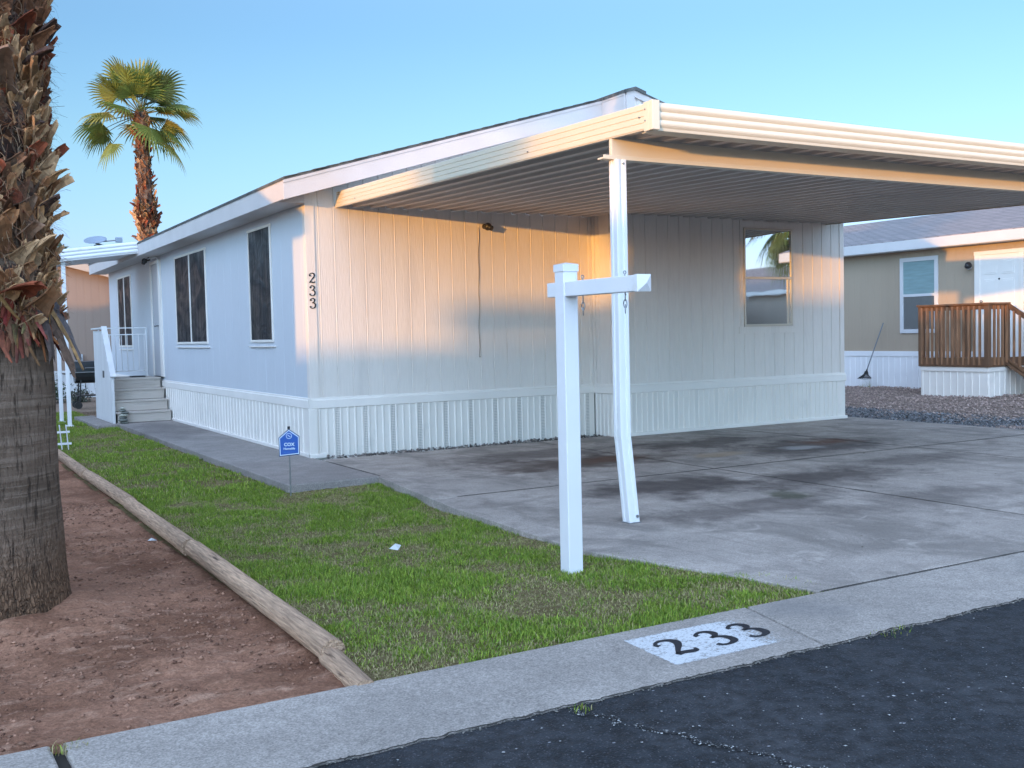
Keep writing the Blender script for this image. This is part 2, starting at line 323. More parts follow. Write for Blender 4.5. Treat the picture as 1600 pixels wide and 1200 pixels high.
def worn_paint():
    m, N, K, b = new_mat('worn_white_kerb_paint')
    tc = N.new('ShaderNodeTexCoord'); v = tc.outputs['Object']
    n = noisen(N, K, mapn(N, K, v, (1, 1.9, 1), (0, 0, R(20))), 48, 10, .82); n2 = noisen(N, K, v, 4, 4)
    sx = N.new('ShaderNodeSeparateXYZ'); K.new(v, sx.inputs[0])
    edge = ramp(N, K, sx.outputs[0], .12, .42, 0, .17)
    edge2 = mathn(N, K, 'ADD', ramp(N, K, mathn(N, K, 'ABSOLUTE', sx.outputs[1]), .185, .225, 0, .35), ramp(N, K, sx.outputs[0], -.345, -.372, 0, .3))
    s = mathn(N, K, 'ADD', mathn(N, K, 'ADD', n, mathn(N, K, 'MULTIPLY', n2, .12)), mathn(N, K, 'ADD', edge, edge2))
    f = ramp(N, K, s, .60, .64)
    b.inputs['Base Color'].default_value = (.56, .57, .58, 1); b.inputs['Roughness'].default_value = .8
    tr = N.new('ShaderNodeBsdfTransparent'); ms = N.new('ShaderNodeMixShader'); K.new(f, ms.inputs[0]); K.new(b.outputs[0], ms.inputs[1]); K.new(tr.outputs[0], ms.inputs[2]); K.new(ms.outputs[0], N['Material Output'].inputs[0])
    return m
WORN = worn_paint()

# ------------------------------------------------------------------ mesh builder
class MB:
    def __init__(s): s.v = []; s.f = []; s.m = []; s.c = []
    def add(s, vs, fs, mi=0, col=None):
        o = len(s.v); s.v += [tuple(p) for p in vs]; s.f += [tuple(i + o for i in f) for f in fs]; s.m += [mi] * len(fs)
        s.c += [col if col is not None else (1, 1, 1)] * len(fs)
    def box(s, x0, x1, y0, y1, z0, z1, mi=0, col=None):
        s.add([(x0, y0, z0), (x1, y0, z0), (x1, y1, z0), (x0, y1, z0), (x0, y0, z1), (x1, y0, z1), (x1, y1, z1), (x0, y1, z1)],
              [(0, 3, 2, 1), (4, 5, 6, 7), (0, 1, 5, 4), (1, 2, 6, 5), (2, 3, 7, 6), (3, 0, 4, 7)], mi, col)
    def hexa(s, p, mi=0, col=None):  # 8 points bottom ring, top ring
        s.add(p, [(0, 3, 2, 1), (4, 5, 6, 7), (0, 1, 5, 4), (1, 2, 6, 5), (2, 3, 7, 6), (3, 0, 4, 7)], mi, col)
    def beam(s, a, b, wd, ht, upv=(0, 0, 1), mi=0, col=None):
        a = Vector(a); b = Vector(b); d = (b - a).normalized(); sd_ = d.cross(Vector(upv))
        if sd_.length < 1e-4: sd_ = d.cross(Vector((0, 1, 0)))
        sd_.normalize(); u = sd_.cross(d); sd_ *= wd / 2; u *= ht / 2
        s.hexa([a - sd_ - u, a + sd_ - u, b + sd_ - u, b - sd_ - u, a - sd_ + u, a + sd_ + u, b + sd_ + u, b - sd_ + u], mi, col)
    def tube(s, pts, rad, n=10, mi=0, col=None, cap=True):
        pts = [Vector(p) for p in pts]; k = len(pts)
        rad = [rad] * k if isinstance(rad, (int, float)) else rad
        vs = []; ref = None
        for i, p in enumerate(pts):
            d = (pts[min(i + 1, k - 1)] - pts[max(i - 1, 0)]).normalized()
            if ref is None: ref = Vector((0, 0, 1)) if abs(d.z) < .9 else Vector((1, 0, 0))
            a = d.cross(ref).normalized(); b_ = a.cross(d); ref = b_.copy() if abs(b_.dot(d)) < .5 else ref
            for j in range(n):
                t = 2 * math.pi * j / n; vs.append(p + (a * math.cos(t) + b_ * math.sin(t)) * rad[i])
        fs = [(i * n + j, i * n + (j + 1) % n, (i + 1) * n + (j + 1) % n, (i + 1) * n + j) for i in range(k - 1) for j in range(n)]
        if cap: fs += [tuple(range(n))[::-1], tuple((k - 1) * n + j for j in range(n))]
        s.add(vs, fs, mi, col)
    def ball(s, c, r, n=10, m=7, sz=1., mi=0, col=None):
        vs = [(c[0], c[1], c[2] + r * sz)]
        for i in range(1, m):
            t = math.pi * i / m
            for j in range(n):
                q = 2 * math.pi * j / n; vs.append((c[0] + r * math.sin(t) * math.cos(q), c[1] + r * math.sin(t) * math.sin(q), c[2] + r * sz * math.cos(t)))
        vs.append((c[0], c[1], c[2] - r * sz)); e = len(vs) - 1
        fs = [(0, 1 + j, 1 + (j + 1) % n) for j in range(n)]
        for i in range(m - 2):
            for j in range(n): fs.append((1 + i * n + j, 1 + (i + 1) * n + j, 1 + (i + 1) * n + (j + 1) % n, 1 + i * n + (j + 1) % n))
        fs += [(e, 1 + (m - 2) * n + (j + 1) % n, 1 + (m - 2) * n + j) for j in range(n)]
        s.add(vs, fs, mi, col)
    def prism(s, poly, z0, z1, mi=0, col=None):   # horizontal polygon, ccw
        n = len(poly); vs = [(x, y, z0) for x, y in poly] + [(x, y, z1) for x, y in poly]
        s.add(vs, [tuple(range(n))[::-1], tuple(range(n, 2 * n))] + [(i, (i + 1) % n, n + (i + 1) % n, n + i) for i in range(n)], mi, col)
    def plate(s, pts, off, mi=0, col=None):  # planar polygon given in 3d, thickened by vector off
        n = len(pts); off = Vector(off); vs = [Vector(p) for p in pts] + [Vector(p) + off for p in pts]
        s.add(vs, [tuple(range(n))[::-1], tuple(range(n, 2 * n))] + [(i, (i + 1) % n, n + (i + 1) % n, n + i) for i in range(n)], mi, col)
    def build(s, name, mats, parent=None, root=None, smooth=False, bevel=0, auto=None):
        me = bpy.data.meshes.new(name)
        o0 = parent_loc(parent) if parent else (Vector(root) if root else Vector((0, 0, 0)))
        me.from_pydata([(p[0] - o0.x, p[1] - o0.y, p[2] - o0.z) for p in s.v], [], s.f)
        for mm in (mats if isinstance(mats, (list, tuple)) else [mats]): me.materials.append(mm)
        me.polygons.foreach_set('material_index', s.m)
        if any(c != (1, 1, 1) for c in s.c):
            at = me.color_attributes.new('tint', 'FLOAT_COLOR', 'CORNER')
            arr = []
            for f, c in zip(s.f, s.c): arr += [c[0], c[1], c[2], 1.] * len(f)
            at.data.foreach_set('color', arr)
        if smooth: me.polygons.foreach_set('use_smooth', [True] * len(me.polygons))
        me.update()
        o = bpy.data.objects.new(name, me); COL.objects.link(o)
        if parent: o.parent = parent
        else: o.location = o0
        if bevel:
            bm = o.modifiers.new('bevel', 'BEVEL'); bm.width = bevel; bm.segments = 2; bm.limit_method = 'ANGLE'; bm.angle_limit = R(40)
        return o
LOC = {}
def parent_loc(o):
    v = Vector((0, 0, 0))
    while o: v += o.location; o = o.parent
    return v
def tag(o, label=None, cat=None, group=None, kind=None):
    if label: o['label'] = label
    if cat: o['category'] = cat
    if group: o['group'] = group
    if kind: o['kind'] = kind
    return o
def empty(name, loc, label, cat, group=None):
    o = bpy.data.objects.new(name, None); o.location = loc; o.empty_display_size = .2; COL.objects.link(o)
    return tag(o, label, cat, group)
def struct(o, label=None):
    o['kind'] = 'structure'
    if label: o['label'] = label
    return o

def siding(mb, p0, p1, z0, top, spacing=.2, gd=.007, gw=.012, jit=0, mi=0, edge=False):
    """grooved vertical siding from p0 to p1 (2d); outward normal is to the right of p0->p1"""
    p0 = Vector(p0); p1 = Vector(p1); d = p1 - p0; Ln = d.length; d.normalize(); n = Vector((d.y, -d.x))
    prof = [(0, 0)]; t = spacing * .55
    while t < Ln - spacing * .3:
        prof += [(t, 0), (t + gw * .25, -gd), (t + gw, -gd), (t + gw * 1.3, 0.003 if edge else 0), (t + gw * 2.2, 0.003 if edge else 0), (t + gw * 2.4, 0)]
        t += spacing
    prof.append((Ln, 0))
    vs = []
    for a, h in prof:
        q = p0 + d * a + n * h; zt = top(q.x, q.y) if callable(top) else top
        vs += [(q.x, q.y, z0), (q.x, q.y, zt)]
    mb.add(vs, [(2 * i, 2 * i + 2, 2 * i + 3, 2 * i + 1) for i in range(len(prof) - 1)], mi)
def skirting(mb, p0, p1, z0, z1, vents=True, phase=0):
    p0 = Vector(p0); p1 = Vector(p1); d = p1 - p0; Ln = d.length; d.normalize(); n = Vector((d.y, -d.x))
    prof = [(0, 0, 0)]; t = .03; k = phase
    while t < Ln - .12:
        w_ = (.095 if k % 4 != 3 else .085) if vents else .165
        prof += [(t, 0, 0), (t + .008, .012, 0), (t + .022, .012, 0), (t + .03, 0, 0), (t + w_, 0, 1 if (vents and k % 4 == 3) else 0)]
        t += w_ + .0; k += 1
    prof.append((Ln, 0, 0)); vs = []
    for a, h, _ in prof:
        q = p0 + d * a + n * h; vs += [(q.x, q.y, z0), (q.x, q.y, z1)]
    for i in range(len(prof) - 1):
        mb.add(vs[2 * i:2 * i + 4], [(0, 2, 3, 1)], prof[i + 1][2])

# glyphs drawn as strokes with ball terminals ------------------------------
GL = {'2': [[(.13, .72, .10), (.10, .80, .07), (.18, .92, .06), (.34, .98, .08), (.52, .90, .12), (.56, .74, .14), (.46, .54, .11), (.26, .30, .08), (.10, .09, .07)],
            [(.08, .07, .10), (.24, .12, .12), (.42, .07, .13), (.54, .07, .09), (.60, .20, .04)]],
      '3': [[(.14, .80, .10), (.14, .88, .07), (.30, .98, .07), (.46, .93, .11), (.52, .78, .13), (.44, .62, .09), (.28, .54, .07)],
            [(.28, .55, .06), (.46, .52, .09), (.57, .36, .13), (.54, .14, .13), (.36, .02, .08), (.18, .04, .07), (.10, .16, .09)]]}
def glyph(mb, ch, org, ux, uy, nrm, th, wk=1.0, balls=True):
    org = Vector(org); ux = Vector(ux); uy = Vector(uy); nrm = Vector(nrm).normalized() * th
    def P(x, y): return org + ux * x + uy * y
    for si, st in enumerate(GL[ch]):
        pts = []
        for i in range(len(st) - 1):
            p0 = st[max(i - 1, 0)]; p1 = st[i]; p2 = st[i + 1]; p3 = st[min(i + 2, len(st) - 1)]
            for k in range(5):
                t = k / 5.; q = []
                for a in range(3):
                    q.append(.5 * (2 * p1[a] + (p2[a] - p0[a]) * t + (2 * p0[a] - 5 * p1[a] + 4 * p2[a] - p3[a]) * t * t + (3 * p1[a] - p0[a] - 3 * p2[a] + p3[a]) * t ** 3))
                pts.append(q)
        pts.append(st[-1]); n = len(pts); vs = []
        for i in range(n):
            a = pts[max(i - 1, 0)]; b = pts[min(i + 1, n - 1)]; dx, dy = b[0] - a[0], b[1] - a[1]; l = math.hypot(dx, dy) or 1
            nx, ny = -dy / l, dx / l; hw = pts[i][2] * wk / 2
            L_ = P(pts[i][0] + nx * hw, pts[i][1] + ny * hw); R_ = P(pts[i][0] - nx * hw, pts[i][1] - ny * hw)
            vs += [L_, R_, L_ + nrm, R_ + nrm]
        fs = []
        for i in range(n - 1):
            o = 4 * i; fs += [(o + 2, o + 3, o + 7, o + 6), (o, o + 2, o + 6, o + 4), (o + 3, o + 1, o + 5, o + 7)]
        fs += [(0, 1, 3, 2), (4 * n - 4, 4 * n - 2, 4 * n - 1, 4 * n - 3)]
        mb.add(vs, fs)
        if balls:
            ends = [st[0]] if si == 0 else ([st[-1]] if ch == '3' else [])
            for e in ends:
                m_ = 14; r = .085; c = (e[0] + (.02 if si == 0 else .02), e[1])
                ring = [P(c[0] + r * math.cos(2 * math.pi * j / m_), c[1] + r * .8 * math.sin(2 * math.pi * j / m_)) for j in range(m_)]
                mb.add([q for q in ring] + [q + nrm * 1.05 for q in ring], [tuple(range(m_, 2 * m_))] + [(j, (j + 1) % m_, m_ + (j + 1) % m_, m_ + j) for j in range(m_)])

rng = random.Random(7); nr = np.random.RandomState(11)
def fbm(x, y, s=1., z=0.):
    return noise.fractal(Vector((x * s, y * s, z)), 1.0, 2.0, 4)

def np_mesh(name, verts, faces_n, nfv, mats, cols=None, parent=None, smooth=False):
    """verts (N,3), each face has nfv consecutive verts"""
    me = bpy.data.meshes.new(name); nv = len(verts); nf = faces_n.shape[0]
    me.vertices.add(nv); me.vertices.foreach_set('co', np.ascontiguousarray(verts, dtype=np.float32).ravel())
    me.loops.add(nf * nfv); me.loops.foreach_set('vertex_index', faces_n.astype(np.int32).ravel())
    me.polygons.add(nf); me.polygons.foreach_set('loop_start', np.arange(0, nf * nfv, nfv, dtype=np.int32)); me.polygons.foreach_set('loop_total', np.full(nf, nfv, dtype=np.int32))
    for m in mats: me.materials.append(m)
    me.update(calc_edges=True)
    if cols is not None:
        at = me.color_attributes.new('tint', 'FLOAT_COLOR', 'POINT'); c4 = np.ones((nv, 4), dtype=np.float32); c4[:, :3] = cols; at.data.foreach_set('color', c4.ravel())
    if smooth: me.polygons.foreach_set('use_smooth', np.ones(nf, dtype=bool))
    o = bpy.data.objects.new(name, me); COL.objects.link(o)
    if parent: o.parent = parent
    return o


# ================================================================== SETTING
mb = MB(); mb.add([(-1500, -1500, -.16), (1500, -1500, -.16), (1500, 1500, -.16), (-1500, 1500, -.16)], [(0, 1, 2, 3)])
struct(mb.build('ground', FARGROUND))
def lawn_z(x, y):
    return -.02 - .055 * min(1, max(0, (y + 7.2) / 3.5)) + .012 * fbm(x, y, 1.3)
def edge_x(y):
    P = [(-8.2, .05), (-7.7, -.04), (-6.43, -.41), (-4.3, -.31), (-2.0, -.03)]
    if y <= P[0][0]: return P[0][1]
    for (a, xa), (b, xb) in zip(P, P[1:]):
        if y <= b: return xa + (xb - xa) * (y - a) / (b - a)
    return -.03
# lawn soil
mb = MB(); nx, ny = 34, 260; x0, x1, y0, y1 = -2.6, .12, -8.15, 13.
vs = []
for j in range(ny + 1):
    y = y0 + (y1 - y0) * j / ny
    for i in range(nx + 1):
        x = x0 + (x1 - x0) * i / nx; vs.append((x, y, lawn_z(x, y) + .01 * fbm(x, y, 7)))
fs = [(j * (nx + 1) + i, j * (nx + 1) + i + 1, (j + 1) * (nx + 1) + i + 1, (j + 1) * (nx + 1) + i) for j in range(ny) for i in range(nx)]
# leave the soil out under the walkway, driveway and stones
fs = [f for f in fs if not ((vs[f[0]][1] > -2.12 and vs[f[0]][0] > -.92) or (vs[f[0]][0] > edge_x(vs[f[0]][1]) + .1))]
mb.add(vs, fs); struct(mb.build('lawn_soil', SOIL, smooth=True))
# red dirt lot
mb = MB(); nx, ny = 190, 460; x0, x1, y0, y1 = -7.2, -2.48, -8.16, 4.5; vs = []
for j in range(ny + 1):
    y = y0 + (y1 - y0) * j / ny
    for i in range(nx + 1):
        x = x0 + (x1 - x0) * i / nx
        d = math.hypot(x + 3.92, y + 5.69)
        z = -.070 + .035 * fbm(x, y, 1.1) + .022 * fbm(x, y, 4, 3) + .012 * fbm(x, y, 13, 5) + .006 * fbm(x, y, 40, 5) + .09 * math.exp(-(d / .62) ** 4)
        z += -.015 * math.exp(-((x + 2.75) / .2) ** 2) + .05 * max(0, (-7.4 - y)) * 1.0
        vs.append((x, y, min(z, .02 if y > -7.9 else -.006)))
mb.add(vs, [(j * (nx + 1) + i, j * (nx + 1) + i + 1, (j + 1) * (nx + 1) + i + 1, (j + 1) * (nx + 1) + i) for j in range(ny) for i in range(nx)])
struct(mb.build('dirt_lot', DIRT, smooth=True))
mb = MB(); mb.box(-60, -7.0, -8.16, 60, -.2, -.09); mb.box(-7.2, -2.45, 4.3, 60, -.2, -.1); mb.box(-2.45, 8.9, 12.8, 60, -.2, -.085)
struct(mb.build('dirt_path', FARGROUND))
# gravel yard right
mb = MB(); nx, ny = 90, 110; x0, x1, y0, y1 = 8.55, 30., -8.16, 22.; vs = []
for j in range(ny + 1):
    y = y0 + (y1 - y0) * j / ny
    for i in range(nx + 1):
        x = x0 + (x1 - x0) * i / nx; vs.append((x, y, -.045 + .03 * min(1, max(0, (x - 9.5) / 4)) + .03 * fbm(x, y, .8) + .01 * fbm(x, y, 4)))
mb.add(vs, [(j * (nx + 1) + i, j * (nx + 1) + i + 1, (j + 1) * (nx + 1) + i + 1, (j + 1) * (nx + 1) + i) for j in range(ny) for i in range(nx)])
struct(mb.build('gravel_yard', GRAVELBED, smooth=True))
# driveway slabs
JT = .0095
mb = MB(); ys = [-8.115, -3.86, -.29]; xs = [None, 3.0, 6.05, 8.78]
for a in range(2):
    ya, yb = ys[a] + JT, ys[a + 1] - JT
    for b in range(3):
        xb = xs[b + 1] - JT
        if b == 0:
            pts = []; k = 22
            for i in range(k + 1):
                y = yb + (ya - yb) * i / k; e = .0 if y > -2.0 else edge_x(y)
                pts.append((e + JT + (.012 * fbm(0, y, 6) if y < -2 else 0), y))
            poly = pts + [(xb, ya), (xb, yb)]
        else: poly = [(xs[b] + JT, ya), (xb, ya), (xb, yb), (xs[b] + JT, yb)]
        mb.prism(poly, -.11, 0)
# strip under the right half wall reaches the skirting
struct(mb.build('driveway', CONC_DRIVE, bevel=.006))
mb = MB(); mb.box(.07, 8.7, -8.1, -.2, -.15, -.022); mb.box(-40, 40, -8.82, -8.08, -.15, -.03); mb.box(-.95, -.02, -2.1, 8.6, -.15, -.025)
struct(mb.build('joint_fill', mat('joint_dirt', (.035, .03, .025), .95, .2)))
# dirt caught in the joints
mb = MB()
def jline(ax, ay, bx, by, w_, sd):
    n = 60; pp = []
    for i in range(n + 1):
        t = i / n; x = ax + (bx - ax) * t; y = ay + (by - ay) * t; k = w_ * (.6 + .9 * abs(fbm(x * 3 + sd, y * 3, 2)))
        o_ = .006 * fbm(x + sd, y, 2.5)
        pp.append((x, y, k, o_))
    hx = abs(by - ay) > abs(bx - ax)
    for a, b in zip(pp, pp[1:]):
        if hx: mb.add([(a[0] + a[3] - a[2], a[1], .0015), (b[0] + b[3] - b[2], b[1], .0015), (b[0] + b[3] + b[2], b[1], .0015), (a[0] + a[3] + a[2], a[1], .0015)], [(0, 3, 2, 1) if b[1] > a[1] else (0, 1, 2, 3)])
        else: mb.add([(a[0], a[1] + a[3] - a[2], .0015), (b[0], b[1] + b[3] - b[2], .0015), (b[0], b[1] + b[3] + b[2], .0015), (a[0], a[1] + a[3] + a[2], .0015)], [(0, 1, 2, 3)])
jline(.0, -3.86, 8.78, -3.86, .014, 1); jline(3.0, -.32, 3.0, -8.1, .010, 2); jline(6.05, -.6, 6.05, -8.1, .010, 3); jline(.06, -8.122, 8.8, -8.122, .008, 4); jline(-.004, -.5, -.004, -2.1, .010, 5)
struct(mb.build('joint_dirt', MATS['joint_dirt']))
mb = MB(); pp = []
for i in range(1200):
    x = -6 + 12 * i / 1200; pp.append((x, -8.800 - .018 * (fbm(x, 0, 3) + .8 * fbm(x, 3, 14)) - .002, .004 + .010 * abs(fbm(x * 5, 1, 2))))
for a, b in zip(pp, pp[1:]): mb.add([(a[0], a[1] - a[2], -.0125), (b[0], b[1] - b[2], -.0125), (b[0], b[1] + b[2], -.0125), (a[0], a[1] + a[2], -.0125)], [(0, 1, 2, 3)])
struct(mb.build('gutter_crack', MATS['joint_dirt']))
# walkway
mb = MB(); yj = [-2.15, -.1, 2.2, 4.6, 7.0, 8.9]
for a, b in zip(yj, yj[1:]): mb.box(-1.0, -.008, a + .004, b - .004, -.11, .0)
mb.box(-1.36, -1.001, 7.45, 10.3, -.11, -.012)
struct(mb.build('walkway', CONC_WALK, bevel=.012))
# gutter strip along the road
mb = MB()
def gseg(xa, xb, la=0, lb=0):
    mb.add([(xa, -8.125, -.1), (xb, -8.125, -.1), (xb + lb, -8.79, -.12), (xa + la, -8.79, -.12), (xa, -8.125, .0), (xb, -8.125, .0), (xb + lb, -8.79, -.018), (xa + la, -8.79, -.018)],
           [(0, 1, 2, 3), (4, 7, 6, 5), (0, 4, 5, 1), (1, 5, 6, 2), (2, 6, 7, 3), (3, 7, 4, 0)])
gseg(-40, -8); gseg(-7.99, -3.84, 0, .02); gseg(-3.80, -.50, .03, -.12); gseg(-.487, 5.6, -.12, 0); gseg(5.61, 12); gseg(12.01, 40)
struct(mb.build('gutter', CONC_GUT, bevel=.012))
# road with ragged edge
mb = MB(); n = 900; top = []
for i in range(n + 1):
    x = -12 + 24 * i / n; top.append((x, -8.80 - .018 * (fbm(x, 0, 3) + .8 * fbm(x, 3, 14)) - .004, -.020))
for i in range(n): mb.add([top[i], (top[i][0], -9.4, -.018), (top[i + 1][0], -9.4, -.018), top[i + 1]], [(0, 1, 2, 3)])
for i in range(n): mb.add([top[i], top[i + 1], (top[i + 1][0], top[i + 1][1], -.06), (top[i][0], top[i][1], -.06)], [(0, 1, 2, 3)])
mb.add([(-12, -9.4, -.018), (-12, -16, .01), (12, -16, .01), (12, -9.4, -.018)], [(0, 1, 2, 3)])
for sgn in (-1, 1):
    xa, xb = sorted((sgn * 12, sgn * 300)); mb.add([(xa, -8.81, -.02), (xa, -16, .01), (xb, -16, .01), (xb, -8.81, -.02)], [(0, 1, 2, 3)])
# crack across the asphalt
road = mb.build('road', ASPHALT); struct(road)
mb = MB(); pts = []
for i in range(121):
    t = i / 120.; x = -2.06 + .50 * t + .05 * fbm(t * 6, 1, 2) + .012 * fbm(t * 40, 1, 2); y = -8.83 - 1.2 * t + .015 * fbm(t * 30, 5, 2)
    pts.append((x, y, (.004 + .016 * abs(fbm(t * 30, 2, 1)))))
for (a, b) in zip(pts, pts[1:]):
    mb.add([(a[0] - a[2], a[1], -.0135), (a[0] + a[2] * .7, a[1], -.0135), (b[0] + b[2] * .7, b[1], -.0135), (b[0] - b[2], b[1], -.0135)], [(3, 2, 1, 0)])
struct(mb.build('road_crack', mat('crack_tar', (.006, .006, .008), .8, .2)))
mb = MB(); mb.box(-60, 60, -40, -16.0, -.2, .0); struct(mb.build('far_verge', FARGROUND))

# ---- grass
def grass(name, n, region, hmin, hmax, seed, label, wid=.0022, dens=None, zf=lawn_z, dry=0., cols=None, lay=1.):
    r = np.random.RandomState(seed); xa, xb, ya, yb = region
    x = r.uniform(xa, xb, n); y = r.uniform(ya, yb, n)
    keep = np.ones(n, bool)
    if dens: keep = np.array([dens(a, b, q) for a, b, q in zip(x, y, r.rand(n))])
    x, y = x[keep], y[keep]; n = len(x)
    z = np.array([zf(a, b) for a, b in zip(x, y)])
    f1 = np.array([fbm(a, b, .9, 2) for a, b in zip(x, y)]); f2 = np.array([fbm(a, b, 3.2, 7) for a, b in zip(x, y)])
    f3 = np.array([fbm(a, b, 1.7, 21) for a, b in zip(x, y)])
    lush = np.clip(.5 + .9 * f1 + .7 * f2, 0, 1)
    h = (hmin + (hmax - hmin) * r.rand(n) ** 1.6) * (.55 + .75 * lush)
    a = r.uniform(0, 2 * np.pi, n); lean = r.uniform(.15, 1.25, n) * h * lay
    wv = wid * r.uniform(.7, 1.5, n); b = a + np.pi / 2 + r.uniform(-.5, .5, n)
    px, py = np.cos(b) * wv, np.sin(b) * wv; lx, ly = np.cos(a) * lean, np.sin(a) * lean
    V = np.zeros((n, 6, 3))
    V[:, 0] = np.stack([x - px, y - py, z - .004], 1); V[:, 1] = np.stack([x + px, y + py, z - .004], 1)
    V[:, 2] = np.stack([x + px * .8 + lx * .4, y + py * .8 + ly * .4, z + h * .62], 1); V[:, 3] = np.stack([x - px * .8 + lx * .4, y - py * .8 + ly * .4, z + h * .62], 1)
    V[:, 4] = np.stack([x + px * .15 + lx, y + py * .15 + ly, z + h], 1); V[:, 5] = np.stack([x - px * .15 + lx, y - py * .15 + ly, z + h], 1)
    base = np.arange(n)[:, None] * 6
    F = np.concatenate([base + np.array([0, 1, 2, 3]), base + np.array([3, 2, 4, 5])], 1).reshape(-1, 4)
    g1 = np.array([.10, .205, .022]); g2 = np.array([.34, .42, .06]); st = np.array([.42, .36, .18])
    q = r.rand(n, 1); C = g1 * (1 - q) + g2 * q
    pd = np.clip(.72 - 1.0 * lush + dry + .25 * f3, .05, .92)[:, None]; isd = r.rand(n, 1) < pd
    C = np.where(isd, st * (.6 + .6 * r.rand(n, 1)), C * (.7 + .6 * r.rand(n, 1)))
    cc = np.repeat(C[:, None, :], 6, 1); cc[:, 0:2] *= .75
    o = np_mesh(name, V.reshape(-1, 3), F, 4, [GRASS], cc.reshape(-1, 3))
    return tag(o, label, 'grass', kind='stuff')
def lawn_d(x, y, q):
    if y > -2.2 and x > -1.03: return False
    if x > edge_x(y) + .03 + .05 * fbm(x, y, 6): return False
    if x < (-2.49 if y > -7.6 else -2.56): return False
    b = .5 + .9 * fbm(x, y, .9, 2) + .7 * fbm(x, y, 3.2, 7)
    return q < .25 + .75 * max(0, min(1, b))
def lawn_dry(x, y, q):
    return lawn_d(x, y, q)
g = grass('grass', 270000, (-2.56, .1, -8.15, -1.9), .008, .034, 3, 'short patchy green lawn with straw coloured patches beside the driveway', dens=lawn_d, wid=.0019)
g2 = grass('grass', 90000, (-2.5, -.95, -1.9, 12.8), .016, .045, 4, 'green lawn strip running back beside the walkway to the steps', dens=lawn_d, wid=.0032, dry=-.12)
gt = grass('thatch', 120000, (-2.56, .1, -8.15, -1.9), .004, .016, 33, 'flat dry thatch matted between the lawn blades', dens=lambda x, y, q: (x < edge_x(y) + .04 + .06 * fbm(x, y, 6)) and not (y > -2.2 and x > -1.03), wid=.0022, dry=.28, lay=3.)
g3 = grass('grass', 2600, (-.35, .3, -8.2, -7.6), .008, .03, 5, 'dry straw grass at the driveway corner', dens=lambda x, y, q: abs(x - edge_x(y)) < .16, wid=.002, dry=.5)
# weeds growing in the gutter joint
def tuft(cx, cy, n, r0, label, z=-.01, h=.05, dry=.25, seed=1):
    o = grass('weed_tuft', n, (cx - r0, cx + r0, cy - r0, cy + r0), h * .4, h, seed, label, wid=.0018, zf=lambda x, y: z, dry=dry,
              dens=lambda x, y, q: math.hypot(x - cx, (y - cy) * 1.8) < r0 * (.4 + .6 * q))
    del o['kind']; o['category'] = 'weeds'; return o
tuft(-3.80, -8.19, 260, .10, 'dry weed tuft in the broken gutter joint beside the dirt', seed=9)
tuft(-.2, -8.82, 220, .16, 'low green weed growing where the gutter meets the asphalt', h=.022, dry=-.2, seed=10, z=-.016)
tuft(-2.02, -8.86, 120, .08, 'small green weed at the start of the asphalt crack', h=.03, dry=-.1, seed=12, z=-.016)
tuft(15.3, 5.0, 200, .22, 'yellow dry weed clump at the foot of the neighbour skirting', h=.2, dry=.4, seed=13, z=-.02)

def pebbles(name, n, fn, smin, smax, colf, label, kind='stuff', seed=2, cat='gravel', flat=.7):
    r = np.random.RandomState(seed); P = []; 
    x, y, z = fn(r, n); n = len(x)
    dirs = np.array([[1, 0, 0], [0, 1, 0], [-1, 0, 0], [0, -1, 0], [0, 0, 1], [0, 0, -1]], float)
    s = smin + (smax - smin) * r.rand(n) ** 2.2
    rad = s[:, None] * r.uniform(.6, 1.2, (n, 6)); ang = r.uniform(0, 6.28, n)
    D = np.repeat(dirs[None], n, 0); ca, sa = np.cos(ang)[:, None], np.sin(ang)[:, None]
    X = D[:, :, 0] * ca - D[:, :, 1] * sa; Y = D[:, :, 0] * sa + D[:, :, 1] * ca; Zz = D[:, :, 2] * flat
    X = X + r.uniform(-.25, .25, (n, 6)); Y = Y + r.uniform(-.25, .25, (n, 6))
    V = np.stack([x[:, None] + X * rad, y[:, None] + Y * rad, z[:, None] + Zz * rad + s[:, None] * .2], 2)
    tri = np.array([[0, 1, 4], [1, 2, 4], [2, 3, 4], [3, 0, 4], [1, 0, 5], [2, 1, 5], [3, 2, 5], [0, 3, 5]])
    F = (np.arange(n)[:, None, None] * 6 + tri[None]).reshape(-1, 3)
    C = colf(r, n); C = np.repeat(C[:, None], 6, 1).reshape(-1, 3)
    o = np_mesh(name, V.reshape(-1, 3), F, 3, [STONE], C)
    return tag(o, label, cat, kind=kind)
def two(a, b, k=.3):
    def f(r, n): q = r.rand(n, 1); return (np.array(a) * (1 - q) + np.array(b) * q) * (1 - k + 2 * k * r.rand(n, 1))
    return f
def dirt_pos(r, n):
    x = r.uniform(-5.4, -2.62, n); y = r.uniform(-8.1, -1.5, n); k = np.array([fbm(a, b, 1.2, 9) for a, b in zip(x, y)]) + r.uniform(-.4, .5, n) > .1
    x, y = x[k], y[k]; k2 = np.hypot(x + 3.92, y + 5.69) > .6; x, y = x[k2], y[k2]
    z = np.array([-.070 + .035 * fbm(a, b, 1.1) + .022 * fbm(a, b, 4, 3) + .012 * fbm(a, b, 13, 5) + .09 * math.exp(-(math.hypot(a + 3.92, b + 5.69) / .62) ** 4) - .015 * math.exp(-((a + 2.75) / .2) ** 2) + .05 * max(0, (-7.4 - b)) for a, b in zip(x, y)])
    return x, y, np.minimum(z, -.004)
pebbles('dirt_clods', 26000, dirt_pos, .0025, .016, two((.13, .06, .038), (.32, .175, .115)), 'loose clods and pebbles scattered over the red dirt', cat='clods')
